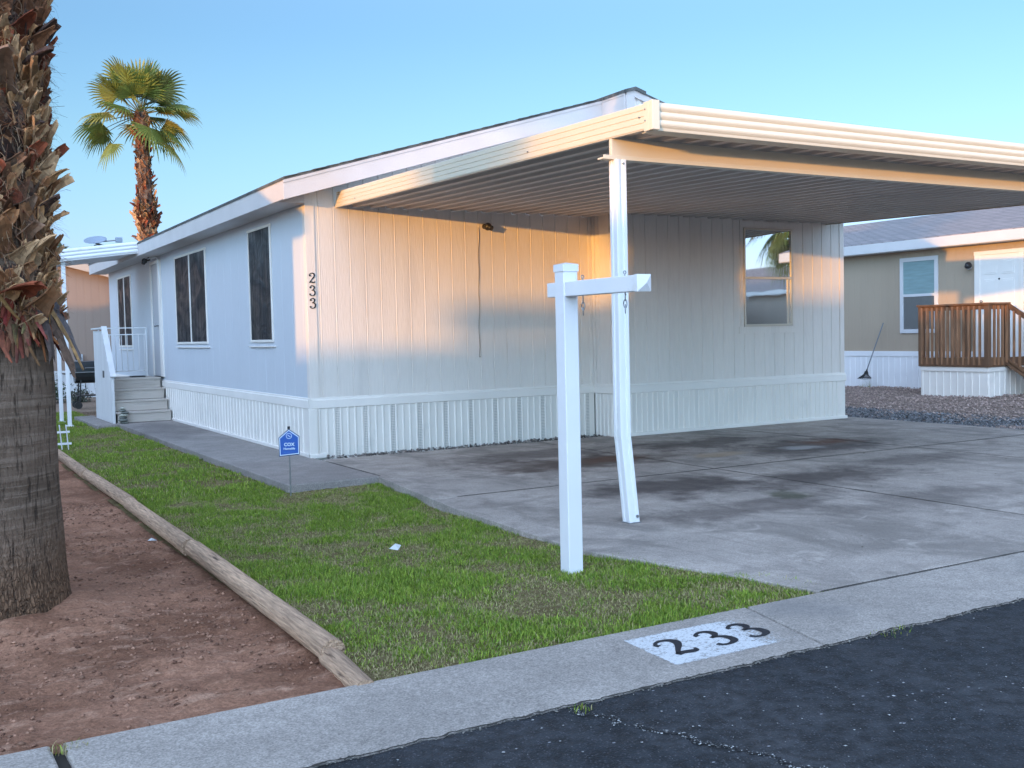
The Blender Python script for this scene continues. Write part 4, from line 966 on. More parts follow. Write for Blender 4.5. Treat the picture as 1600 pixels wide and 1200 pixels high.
for y in (-7.45, -7.03):
    f = MB(); pts = [(-.74, y, 1.664), (-.74, y, 1.63)]
    def link(zc, ang):
        P_ = []
        for i in range(13):
            t = 2 * math.pi * i / 12; P_.append((-.74 + .010 * math.cos(t) * math.cos(ang), y + .010 * math.cos(t) * math.sin(ang), zc + .024 * math.sin(t)))
        return P_
    f.tube([(-.74, y, 1.80 if False else 1.753), (-.74, y, 1.768)], .004, 6)
    f.tube([(-.74 + .009 * math.cos(q), y, 1.776 + .009 * math.sin(q)) for q in [i * math.pi / 4 for i in range(9)]], .003, 6)
    hk = f.build('hook', STEEL, sp, smooth=True)
    for lz, la in ((1.642, .9), (1.602, 2.2), (1.572, .9)): f = MB(); f.tube(link(lz, la), .0032, 6); f.build('chain_link', STEEL, hk, smooth=True)

# blue yard sign
ys = empty('yard_sign', (-1.04, -2.33, -.07), 'small blue house shaped security yard sign on a thin metal stake', 'sign')
C0 = Vector((-1.04, -2.33, 0)); vx = Vector((.93, -.36, 0)).normalized(); vn = Vector((-.36, -.93, 0)).normalized()
def yp(x, z, d=0): return C0 + vx * x + Vector((0, 0, z)) + vn * d
out = [(-.098, .305), (.098, .320), (.100, .500), (.0, .575), (-.100, .490)]
BLUE = mat('sign_blue', (.012, .085, .36), .4, .04); NAVY = mat('sign_navy', (.008, .03, .13), .4, .04); WHT = mat('sign_white', (.62, .74, .85), .4, .03)
f = MB(); f.plate([yp(x, z) for x, z in out], -vn * .006); f.build('board', NAVY, ys)
def inset(k, d, th, name, m_):
    cx_, cz_ = 0, .43; f = MB(); f.plate([yp(cx_ + (x - cx_) * k, cz_ + (z - cz_) * k, d) for x, z in out], vn * th); f.build(name, m_, ys)
inset(.93, .0005, .001, 'white_border', WHT); inset(.86, .0018, .001, 'blue_panel', BLUE)
f = MB(); f.tube([yp(0, -.12, -.008), yp(0, .58, -.008)], .0075, 8); f.build('stake', STEEL, ys)
f = MB(); f.beam(yp(0, .572, -.004), yp(0, .598, -.004), .022, .016, (0, 1, 0)); f.build('clip', BLACKPAINT, ys)
f = MB(); f.tube([yp(.0 + .026 * math.cos(t), .505 + .026 * math.sin(t), .0035) for t in [i * math.pi / 10 for i in range(21)]], .0024, 5); f.tube([yp(-.012, .515, .0035), yp(.0, .505, .0035), yp(.014, .495, .0035)], .003, 5); f.build('emblem', WHT, ys)
def text(s_, size, x, z, name, m_, bold=.0):
    cu = bpy.data.curves.new(name, 'FONT'); cu.body = s_; cu.size = size; cu.align_x = 'CENTER'; cu.extrude = .0006; cu.offset = bold
    cu.materials.append(m_); tmp = bpy.data.objects.new(name, cu); COL.objects.link(tmp)
    dg = bpy.context.evaluated_depsgraph_get(); me = bpy.data.meshes.new_from_object(tmp.evaluated_get(dg)); COL.objects.unlink(tmp); bpy.data.objects.remove(tmp)
    q = yp(x, z, .0045); M_ = Matrix(((vx.x, 0, vn.x, q.x - ys.location.x), (vx.y, 0, vn.y, q.y - ys.location.y), (0, 1, 0, q.z - ys.location.z), (0, 0, 0, 1)))
    me.transform(M_); o = bpy.data.objects.new(name, me); COL.objects.link(o); o.parent = ys
text('COX', .044, .0, .408, 'lettering', WHT, .0009); text('Homelife', .030, .0, .372, 'lettering', WHT, .0004)
f = MB()
for z in (.346,): f.plate([yp(-.055, z), yp(.055, z), yp(.055, z + .002), yp(-.055, z + .002)], vn * .0036)
f.build('small_print', mat('print_blue', (.06, .2, .5), .5), ys)

# landscape logs -------------------------------------------------------
def log(y0, y1, x0, x1, r0, r1, z0, z1, seed, label):
    f = MB(); n, m_ = 40, 18; vs = []
    for i in range(n + 1):
        t = i / n; y = y0 + (y1 - y0) * t; x = x0 + (x1 - x0) * t; z = z0 + (z1 - z0) * t; r = r0 + (r1 - r0) * t
        for j in range(m_):
            a = 2 * math.pi * j / m_; rr_ = r * (1 + .05 * noise.noise(Vector((math.cos(a) * 1.5, y * 1.5, math.sin(a) * 1.5 + seed))) + .03 * noise.noise(Vector((math.cos(a) * 6, y * 1.2, math.sin(a) * 6 + seed))))
            if abs(a - 1.2 - .5 * noise.noise(Vector((y * .8, seed, 0)))) < .2: rr_ *= .93
            vs.append((x + rr_ * math.cos(a), y, z + rr_ * math.sin(a)))
    f.add(vs, [(i * m_ + j, (i + 1) * m_ + j, (i + 1) * m_ + (j + 1) % m_, i * m_ + (j + 1) % m_) for i in range(n) for j in range(m_)] + [tuple(range(m_)), tuple(range((n + 1) * m_ - 1, n * m_ - 1, -1))])
    o = f.build('landscape_log', WOODGREY, root=(x0, y0, 0), smooth=True); e_ = o.modifiers.new('e', 'EDGE_SPLIT'); e_.split_angle = R(50)
    return tag(o, label, 'log', 'weathered border logs between dirt and lawn')
log(-8.15, -7.62, -2.625, -2.59, .048, .052, -.028, -.022, 1, 'short half buried log end lying against the concrete gutter')
log(-7.66, -4.78, -2.585, -2.545, .060, .060, .004, .0, 2, 'nearest long border log, cracked, ending in a step above the short log end')
log(-4.74, -2.28, -2.56, -2.53, .062, .058, -.0, -.01, 3, 'border log in the middle of the row beside the white paper scrap')
log(-2.24, .22, -2.515, -2.53, .060, .058, -.01, -.015, 4, 'border log second from the far end of the row')
log(.28, 3.15, -2.54, -2.52, .058, .056, -.015, -.015, 5, 'farthest border log, ending at the small white picket panel')
pf = empty('picket_panel', (-2.36, 4.1, -.07), 'small leaning white plastic picket panel at the end of the logs', 'picket fence')
for i in range(5):
    f = MB(); b = Vector((-2.60 + i * .085, 4.0 - i * .01, -.07)); f.beam(b, b + Vector((-.03, -.05, .36)), .012, .045, (0, -1, 0)); f.build('picket', VINYL, pf)
for a_, b_ in (((-2.64, 3.98, .02), (-2.22, 3.93, .02)), ((-2.66, 3.955, .19), (-2.24, 3.905, .19))): f = MB(); f.beam(a_, b_, .014, .03); f.build('rail', VINYL, pf)
f = MB(); f.add([(-1.46, -5.70, .006), (-1.39, -5.65, .026), (-1.365, -5.69, .018), (-1.42, -5.76, .002), (-1.41, -5.70, .034)], [(0, 3, 4), (3, 2, 4), (2, 1, 4), (1, 0, 4)]); f.v = [(x, y, z + .01) for x, y, z in f.v]; tag(f.build('paper_scrap', mat('scrap_paper', (.52, .54, .56), .8, .1, 30), root=(-1.42, -5.7, 0)), 'crumpled pale paper scrap lying in the lawn', 'litter')
f = MB(); f.add([(-2.71, -4.02, -.05), (-2.67, -3.99, -.04), (-2.64, -4.03, -.055), (-2.69, -4.06, -.045), (-2.68, -4.03, -.03)], [(0, 3, 4), (3, 2, 4), (2, 1, 4), (1, 0, 4)]); tag(f.build('paper_scrap', MATS['scrap_paper'], root=(-2.68, -4.03, -.06)), 'white paper scrap lying on the red dirt beside the log', 'litter')

# ================================================================== PALMS
def frond(mb, base, az_, el, plen, fan, rnd, colr, droop=.5):
    d = Vector((math.cos(az_) * math.cos(el), math.sin(az_) * math.cos(el), math.sin(el)))
    pts = []; p = Vector(base); dd = d.copy(); n = 6
    for i in range(n + 1):
        pts.append(p.copy()); p = p + dd * plen / n; dd = (dd + Vector((0, 0, -.09 * droop))).normalized()
    mb.tube(pts, [.016 - .0015 * i for i in range(n + 1)], 4, col=(.16, .15, .05))
    hub = pts[-1]; ax = dd.normalized(); side = ax.cross(Vector((0, 0, 1)))
    if side.length < .05: side = Vector((math.sin(az_), -math.cos(az_), 0))
    side.normalize(); tilt = rnd.uniform(-.5, .5); nn = side.cross(ax).normalized()
    side, nn = side * math.cos(tilt) + nn * math.sin(tilt), nn * math.cos(tilt) - side * math.sin(tilt)
    K_ = 24; spread = rnd.uniform(1.5, 1.9)
    for i in range(K_):
        a0 = -spread + 2 * spread * i / K_; a1 = a0 + 2 * spread / K_; am = (a0 + a1) / 2
        Rr = fan * (1 - .30 * abs(am / spread) ** 1.6) * rnd.uniform(.88, 1.05); fold = .10
        def q(a, r, lift=0):
            v_ = ax * math.cos(a) * r + side * math.sin(a) * r
            v_ += nn * (-.16 * abs(math.sin(a)) ** 1.3 * r + lift)
            dr = max(0, r / fan - .48); v_ += Vector((0, 0, -1)) * dr * dr * fan * (.35 + 1.5 * droop) * rnd.uniform(.85, 1.15)
            return hub + v_
        s_ = rnd.uniform(.72, 1.25); c_ = tuple(v * s_ for v in colr)
        hw = (a1 - a0) / 2
        r1, r2, r3 = Rr * .55, Rr * .8, Rr
        vs = [hub, q(a0, r1), q(am, r1, -.02 * fan), q(a1, r1), q(am - hw * .45, r2), q(am + hw * .45, r2), q(am, r3)]
        mb.add(vs, [(0, 1, 2), (0, 2, 3), (1, 4, 2), (2, 5, 3), (2, 4, 5), (4, 6, 5)], 0, c_)
def palm_trunk(mb, base, top, r0, r1, flare=1.25, n=24, m_=26):
    vs = []; base = Vector(base); top = Vector(top)
    for i in range(n + 1):
        t = i / n; p = base.lerp(top, t); r = r0 + (r1 - r0) * t; r *= 1 + (flare - 1) * math.exp(-t * (top.z - base.z) / .45)
        for j in range(m_):
            a = 2 * math.pi * j / m_; k = 1 + .025 * noise.noise(Vector((math.cos(a) * 3, math.sin(a) * 3, p.z * 1.2))) + .02 * noise.noise(Vector((math.cos(a) * 12, math.sin(a) * 12, p.z * 3)))
            vs.append((p.x + r * k * math.cos(a), p.y + r * k * math.sin(a), p.z))
    mb.add(vs, [(i * m_ + j, i * m_ + (j + 1) % m_, (i + 1) * m_ + (j + 1) % m_, (i + 1) * m_ + j) for i in range(n) for j in range(m_)])
BOOTC = [tuple(v * k for v, k in zip(c, (.92, .76, .66))) for c in [(.13, .07, .042), (.19, .095, .05), (.28, .155, .08), (.40, .26, .14), (.20, .06, .03), (.075, .05, .045), (.46, .34, .21), (.22, .155, .115)]]
def boot(mb, c, a, r, el, L_, w0, w1, th, col, twist=0, curl=.15, seg=5):
    """leaf base: a curved, fibrous channel shaped plate growing from the trunk surface"""
    rd = Vector((math.cos(a), math.sin(a), 0)); tg = Vector((-math.sin(a), math.cos(a), 0)); upv = Vector((0, 0, 1))
    tg, upv = tg * math.cos(twist) + upv * math.sin(twist), upv * math.cos(twist) - tg * math.sin(twist)
    vs = []; p = Vector(c) + rd * r; e_ = el; M_ = 5; sw = rng.uniform(-.25, .25); ph = rng.uniform(0, 9)
    for i in range(seg + 1):
        t = i / seg; d = rd * math.cos(e_) + upv * math.sin(e_) + tg * sw * t; nn = upv * math.cos(e_) - rd * math.sin(e_)
        w_ = (w0 + (w1 - w0) * t ** .8) / 2 * (1 + .12 * math.sin(ph + i * 1.7)); rag = L_ * (.10 if i == seg else .02)
        for k in range(M_):
            u = k / (M_ - 1) * 2 - 1; vs.append(p + tg * w_ * u + nn * (-w_ * .55 * u * u + rng.uniform(-.1, .1) * w_) + d * rng.uniform(-1, 1) * rag)
        for k in range(M_):
            u = 1 - k / (M_ - 1) * 2; vs.append(p + tg * w_ * u * .9 + nn * (-w_ * .55 * u * u - th * (1.4 - abs(u))) + d * rng.uniform(-1, 1) * rag)
        p = p + d * L_ / seg; e_ -= curl * rng.uniform(.2, 1.5) * (1 if el > 0 else .12)
    W_ = 2 * M_; base_i = len(mb.v); 
    for i in range(seg):
        for k in range(W_):
            o = i * W_; q = rng.uniform(.72, 1.3) * (.7 + .5 * i / seg)
            mb.add([vs[o + k], vs[o + (k + 1) % W_], vs[o + W_ + (k + 1) % W_], vs[o + W_ + k]], [(0, 1, 2, 3)], 0, tuple(v * q for v in col))
    o = seg * W_
    for k in range(M_ - 1): mb.add([vs[o + k], vs[o + k + 1], vs[o + W_ - 2 - k], vs[o + W_ - 1 - k]], [(0, 1, 2, 3)], 0, tuple(v * 1.3 for v in col))
def boots(mb, base, top, z0, z1, rf, count, size, seedn=0, warm=0, spiky=1.0):
    base = Vector(base); top = Vector(top)
    for i in range(count):
        z = z0 + (z1 - z0) * (i + rng.random()) / count; t = (z - base.z) / (top.z - base.z); c = base.lerp(top, t); a = i * 2.39996 + rng.uniform(-.35, .35)
        col = rng.choice(BOOTC); k = rng.uniform(.7, 1.25)
        patch = noise.noise(Vector((math.cos(a) * 1.3, math.sin(a) * 1.3, z * 1.6 + seedn)))
        if patch > .15: col = rng.choice([BOOTC[3], BOOTC[6], BOOTC[2]])
        elif patch < -.2: col = rng.choice([BOOTC[4], BOOTC[1], BOOTC[0]])
        col = tuple(v * k * (1 + warm) for v in col); s_ = size * rng.uniform(.7, 1.35)
        el = rng.choice([rng.uniform(1.0, 1.4), rng.uniform(1.15, 1.5), rng.uniform(.75, 1.2) * spiky])
        boot(mb, (c.x, c.y, z), a, rf(z) - .015, el, s_ * rng.uniform(.55, 1.35), s_ * rng.uniform(.5, 1.15), s_ * rng.uniform(.1, .6), .012 * size / .2, col, rng.choice([rng.uniform(.3, .9), rng.uniform(-.9, -.3), rng.uniform(-.3, .3)]), rng.uniform(-.03, .12))
def fibres(mb, base, top, z0, z1, rf, count, ln, rad=.0016):
    base = Vector(base); top = Vector(top)
    for i in range(count):
        z = rng.uniform(z0, z1); c = base.lerp(top, (z - base.z) / (top.z - base.z)); a = rng.uniform(0, 6.283); r = rf(z) + rng.uniform(-.01, .05)
        p = Vector((c.x + math.cos(a) * r, c.y + math.sin(a) * r, z)); d = Vector((math.cos(a) * .5 + rng.uniform(-.8, .8), math.sin(a) * .5 + rng.uniform(-.8, .8), rng.uniform(-.9, .8))).normalized()
        pts = [p]
        for k in range(3): d = (d + Vector((rng.uniform(-.5, .5), rng.uniform(-.5, .5), rng.uniform(-.6, .1)))).normalized(); pts.append(pts[-1] + d * ln / 3 * rng.uniform(.5, 1.2))
        col = rng.choice([(.22, .10, .05), (.12, .05, .03), (.30, .2, .12)]); wv = Vector((-math.sin(a), math.cos(a), rng.uniform(-.5, .5))) * rad
        for u_, v_ in zip(pts, pts[1:]): mb.add([u_ - wv, u_ + wv, v_ + wv, v_ - wv], [(0, 1, 2, 3)], 0, col)
def palm(name, base, top, r0, r1, label, group, nf, plen, fan, colr, seed, near_=False, flare=1.25, bstart=None, bsize=.2, bcount=200, elmin=-1.0):
    rnd = random.Random(seed); root = empty(name, base, label, 'palm tree', group)
    f = MB(); palm_trunk(f, (base[0], base[1], base[2] - .1), top, r0, r1, flare, 90 if near_ else 24, 64 if near_ else 16); tr = f.build('trunk', BARK, root, smooth=True)
    Hh = top[2] - base[2]; rf = lambda z: r0 + (r1 - r0) * (z - base[2]) / Hh
    if bstart is not None:
        f = MB(); boots(f, base, top, bstart, top[2] - .05, rf, bcount, bsize, seed); fibres(f, base, top, bstart, min(top[2], bstart + 3), rf, 9000 if near_ else 120, .12 if near_ else .2, .0014 if near_ else .004); 
        m_, n_ = 120, int((top[2] - bstart) / .025) if near_ else 40
        if not near_: m_ = 30
        o_ = len(f.v); vs = []
        for i in range(n_ + 1):
            z = bstart + (top[2] - bstart) * i / n_; c = Vector(base).lerp(Vector(top), (z - base[2]) / Hh)
            for j in range(m_):
                a = 2 * math.pi * j / m_; ca, sa = math.cos(a), math.sin(a); k = rf(z) * (.995 + .05 * noise.noise(Vector((ca * 3 + z * 2, sa * 3, z * 5))) + .05 * noise.noise(Vector((ca * 9, sa * 9, z * 12))))
                if i == 0: k = rf(z) * .98
                vs.append((c.x + k * ca, c.y + k * sa, z))
        for i in range(n_):
            for j in range(m_):
                cc = noise.noise(Vector((math.cos(j * 6.283 / m_) * 5, math.sin(j * 6.283 / m_) * 5, i * .35)))
                col = (.05, .03, .024) if cc < -.05 else ((.10, .05, .032) if cc < .2 else (.16, .10, .065))
                f.add([vs[i * m_ + j], vs[i * m_ + (j + 1) % m_], vs[(i + 1) * m_ + (j + 1) % m_], vs[(i + 1) * m_ + j]], [(0, 1, 2, 3)], 0, col)
        f.build('leaf_bases', BOOT, root)
    f = MB()
    plan = None if isinstance(nf, int) else nf
    for i in range(nf if plan is None else len(plan)):
        if plan is not None:
            az_, el, pl_, fa_ = plan[i]; az_ = R(az_) + rnd.uniform(-.12, .12); el = R(el); t = .5 - el / 2.6; k = rnd.uniform(.8, 1.25); c_ = tuple(v * k for v in colr)
            if rnd.random() < .3: c_ = (.20 * k, .19 * k, .05)
            frond(f, (top[0] + .05 * math.cos(az_), top[1] + .05 * math.sin(az_), top[2] - .2 * t + .05), az_ + rnd.uniform(-.2, .2), el + rnd.uniform(-.2, .15), plen * pl_ * rnd.uniform(.6, 1.35) * (1.2 if el < .1 else 1), fan * fa_ * rnd.uniform(.85, 1.1), rnd, c_, .1 + .75 * max(0, t)); continue
        t = (i + .5) / nf; el = 1.45 - (1.45 - elmin) * t ** .85 + rnd.uniform(-.12, .12); az_ = i * 2.39996 + rnd.uniform(-.3, .3)
        k = rnd.uniform(.75, 1.2); c_ = tuple(v * k for v in colr)
        if rnd.random() < .12: c_ = (.16, .14, .06)
        frond(f, (top[0] + .05 * math.cos(az_), top[1] + .05 * math.sin(az_), top[2] - .25 * t + .05), az_, el, plen * rnd.uniform(.8, 1.15), fan * rnd.uniform(.85, 1.12), rnd, c_, .35 + .9 * t)
    f.build('crown', LEAF, root)
    return root
PG = 'fan palms around the lot'
GRN = (.17, .20, .045)
FP = [(-30, 85, .7, 1.1), (150, 74, .9, 1.15), (-100, 80, .8, 1.05), (20, 75, .9, 1.1), (60, 80, .8, 1), (-120, 72, .8, .95), (-60, 62, .9, 1), (0, 66, .9, 1), (110, 66, .9, 1), (170, 60, 1, 1.05), (200, 62, .9, 1), (-90, 50, .8, .9), (-20, 48, 1, 1), (35, 45, 1, 1), (80, 45, 1, 1), (130, 48, 1, 1.05), (165, 40, 1.05, 1), (215, 42, .9, .95), (250, 38, .8, .9),
      (-35, 25, 1.1, 1), (-65, 18, 1, .95), (10, 20, 1.1, 1), (55, 15, 1, 1), (140, 22, 1.1, 1), (172, 14, 1.1, 1), (205, 15, 1, .9), (-10, 0, 1.15, .95), (-45, 2, 1.15, .95), (160, 0, 1, .95), (95, 0, 1, 1), (-24, -20, 1.45, .9), (-38, -34, 1.3, .9), (2, -28, 1.2, .8), (152, -12, 1.5, .9), (148, -25, 1.35, .85), (176, -38, 1.2, .8), (-72, -42, .75, .95)]
pf_ = palm('palm_tree', (1.62, 17.2, -.1), (1.50, 17.2, 7.55), .25, .16, 'whole fan palm with a green crown rising behind the mobile home roof', PG, FP, .66, .90, GRN, 21, False, 1.2, 2.5, .15, 300, -.75)
f = MB(); boots(f, (1.62, 17.2, -.1), (1.50, 17.2, 7.42), 4.55, 5.15, lambda z: .24, 70, .17, 5, spiky=.5); boots(f, (1.62, 17.2, -.1), (1.50, 17.2, 7.42), 3.5, 5.15, lambda z: .21, 110, .15, 6, spiky=.6)
f.build('shaggy_collar', BOOT, pf_)
near_palm = palm('palm_tree', (-3.93, -5.69, -.02), (-3.93, -5.72, 8.6), .43, .40, 'thick palm trunk with shaggy leaf bases in the red dirt, cut by the left edge', PG, 34, 1.1, 1.2, (.07, .10, .03), 22, True, 1.12, 1.52, .125, 5200)
# drooping husks at the lower rim of the boots
def husk(pts, w_, col, label=None):
    f = MB(); vs = []; k = len(pts)
    for i, (x, y, z) in enumerate(pts):
        t = i / (k - 1); ww = w_ * (1 - .35 * t) * (1 + .15 * math.sin(i * 2.1)); vr = Vector((.80, -.58, .1)).normalized()
        p = Vector((x, y, z)); vs += [p - vr * ww / 2, p - vr * ww * .1 + Vector((-.02, -.03, .012)), p + vr * ww / 2, p + Vector((.02, .03, -.01))]
    fs = []
    for i in range(k - 1):
        o = 4 * i; fs += [(o, o + 1, o + 5, o + 4), (o + 1, o + 2, o + 6, o + 5), (o + 2, o + 3, o + 7, o + 6), (o + 3, o, o + 4, o + 7)]
    fs += [(0, 3, 2, 1), (4 * k - 4, 4 * k - 3, 4 * k - 2, 4 * k - 1)]
    f.add(vs, fs, 0, col); return f.build('dead_leaf_base', BOOT, near_palm, smooth=False)
for (a_, z_, el_, L_, w0_, w1_, c_, tw_, r_) in ((-.42, 1.80, -1.12, .44, .12, .075, (.10, .085, .09), .15, .42), (-.62, 1.72, -1.22, .46, .10, .06, (.12, .075, .055), .25, .44), (-.75, 1.70, -1.2, .34, .09, .05, (.07, .05, .045), .1, .46),
        (-.35, 1.76, -.8, .20, .06, .02, (.16, .06, .035), .0, .40), (-.95, 1.66, -1.3, .26, .07, .03, (.20, .10, .06), -.1, .45), (-1.2, 1.64, -1.4, .24, .06, .02, (.22, .11, .065), .2, .45), (-.55, 1.66, -1.15, .38, .05, .02, (.34, .20, .09), .3, .47)):
    f = MB(); boot(f, (-3.93, -5.69, z_), a_, r_, el_, L_, w0_, w1_, .006, c_, tw_, .35, 9); f.build('dead_leaf_base', BOOT, near_palm)
f = MB()
for i in range(150):
    a = rng.uniform(-2.6, -.2); z = rng.uniform(1.50, 1.74)
    boot(f, (-3.93, -5.69, z), a, .42 + rng.uniform(0, .05), -rng.uniform(1.15, 1.5), rng.uniform(.06, .2), rng.uniform(.02, .07), rng.uniform(.004, .02), .004, tuple(v * rng.uniform(.5, 1.1) for v in rng.choice([BOOTC[1], BOOTC[4], BOOTC[0], BOOTC[2]])), rng.uniform(-.6, .6), .05, 4)
f.build('hanging_fibre', BOOT, near_palm)
# big separate boots that show in the photograph's silhouette
for (z, a, el, L_, w0, w1, cI) in ((3.08, -.72, .55, .22, .12, .07, 5), (3.18, -.55, .95, .22, .12, .09, 5), (2.72, -.66, .7, .12, .10, .04, 5), (2.5, -.85, .8, .16, .10, .03, 0), (2.28, -.6, .9, .18, .1, .04, 5), (2.05, -.75, .8, .20, .14, .04, 6),
                                   (2.6, -1.35, .9, .30, .16, .08, 3), (2.2, -1.45, .5, .36, .14, .06, 3), (1.98, -1.7, .9, .28, .15, .07, 6), (3.2, -1.7, .6, .3, .14, .08, 3), (2.9, -1.2, .9, .3, .2, .12, 7), (1.85, -1.1, .3, .30, .16, .08, 4), (1.75, -1.5, .2, .28, .18, .08, 4)):
    f = MB(); boot(f, (-3.93, -5.69, z - .12), a, .40, el, L_, w0 * 1.2, w1, .016, tuple(v * 1.0 for v in BOOTC[cI]), rng.uniform(-.5, .5), .08, 6); f.build('leaf_base', BOOT, near_palm)

# ================================================================== TREES (broad-leaf)
def tree(name, base, H, cr, label, seed, n=2600, leaf=.10, colr=(.06, .09, .03), trunk_r=.16, group=None, sparse=1., czf=.68, squash=.75):
    rnd = random.Random(seed); root = empty(name, base, label, 'tree', group); b = Vector(base)
    f = MB(); crown_c = b + Vector((0, 0, H * czf)); tips = []
    f.tube([b + Vector((0, 0, -.2)), b + Vector((.05, 0, H * .2)), b + Vector((-.05, .05, H * .42))], [trunk_r * 1.25, trunk_r, trunk_r * .8], 9)
    for i in range(9):
        a = i * 2.4 + rnd.uniform(-.4, .4); e_ = rnd.uniform(.2, 1.3); R_ = cr * rnd.uniform(.55, .95)
        tip = crown_c + Vector((math.cos(a) * math.cos(e_) * R_, math.sin(a) * math.cos(e_) * R_, (math.sin(e_) - .3) * R_ * squash))
        s_ = b + Vector((-.05, .05, H * rnd.uniform(.3, .42))); mid = s_.lerp(tip, .5) + Vector((0, 0, .08 * H)); f.tube([s_, mid, tip], [trunk_r * .5, trunk_r * .28, .02], 6); tips.append((s_, mid, tip))
    f.build('trunk', mat('tree_bark', (.12, .09, .065), .9, .3, 8, .6, 20), root, smooth=True)
    f = MB(); cl = [(crown_c + Vector((rnd.gauss(0, .5) * cr, rnd.gauss(0, .5) * cr, rnd.gauss(0, .38) * cr * squash)), rnd.uniform(.16, .34) * cr) for _ in range(int(26 * sparse))] + [(t[2], .24 * cr) for t in tips]
    for i in range(n):
        c, r = rnd.choice(cl); d = Vector((rnd.gauss(0, 1), rnd.gauss(0, 1), rnd.gauss(0, .8))); d *= r * rnd.random() ** .4 / (d.length + .01); p = c + d
        u_ = Vector((rnd.gauss(0, 1), rnd.gauss(0, 1), rnd.gauss(0, 1))).normalized(); v_ = u_.orthogonal().normalized(); s_ = leaf * rnd.uniform(.6, 1.4); k = rnd.uniform(.6, 1.4)
        f.add([p - u_ * s_, p + v_ * s_ * .45, p + u_ * s_, p - v_ * s_ * .45], [(0, 1, 2, 3)], 0, tuple(q * k for q in colr))
    f.build('crown', LEAF, root); return root
tree('broadleaf_tree', (1.0, 31.5, -.1), 6.6, 1.7, 'wispy tree behind the tan house, seen past the palm trunk', 31, 3000, .09, (.07, .09, .045), .13, sparse=.7)
tree('broadleaf_tree', (2.7, 33, -.1), 5.2, 1.6, 'low thin tree behind the awning and satellite dish', 32, 2200, .09, (.055, .075, .035), .12, sparse=.7)
def bush(base, r, h_, label, seed, n=900, colr=(.05, .075, .035), leaf=.035):
    rnd = random.Random(seed); b = Vector(base); root = empty('bush', base, label, 'bush'); f = MB()
    for i in range(9): a = i * .7; f.tube([b, b + Vector((math.cos(a) * r * .6, math.sin(a) * r * .6, h_ * .8))], [.012, .004], 4)
    f.build('stems', MATS['tree_bark'], root); f = MB()
    for i in range(n):
        d = Vector((rnd.gauss(0, .45) * r, rnd.gauss(0, .45) * r, abs(rnd.gauss(.45, .3)) * h_)); u_ = Vector((rnd.gauss(0, 1), rnd.gauss(0, 1), rnd.gauss(0, 1))).normalized(); v_ = u_.orthogonal().normalized(); s_ = leaf * rnd.uniform(.6, 1.5); k = rnd.uniform(.6, 1.5); p = b + d
        f.add([p - u_ * s_, p + v_ * s_ * .5, p + u_ * s_, p - v_ * s_ * .5], [(0, 1, 2, 3)], 0, tuple(q * k for q in colr))
    f.build('leaves', LEAF, root)
bush((-1.15, 17.2, -.09), .55, .55, 'dark leafy bush in front of the tan house skirting', 41, 1300)
bush((-.35, 17.0, -.09), .35, .35, 'low light bush next to the grill in front of the skirting', 42, 500, (.09, .10, .075))

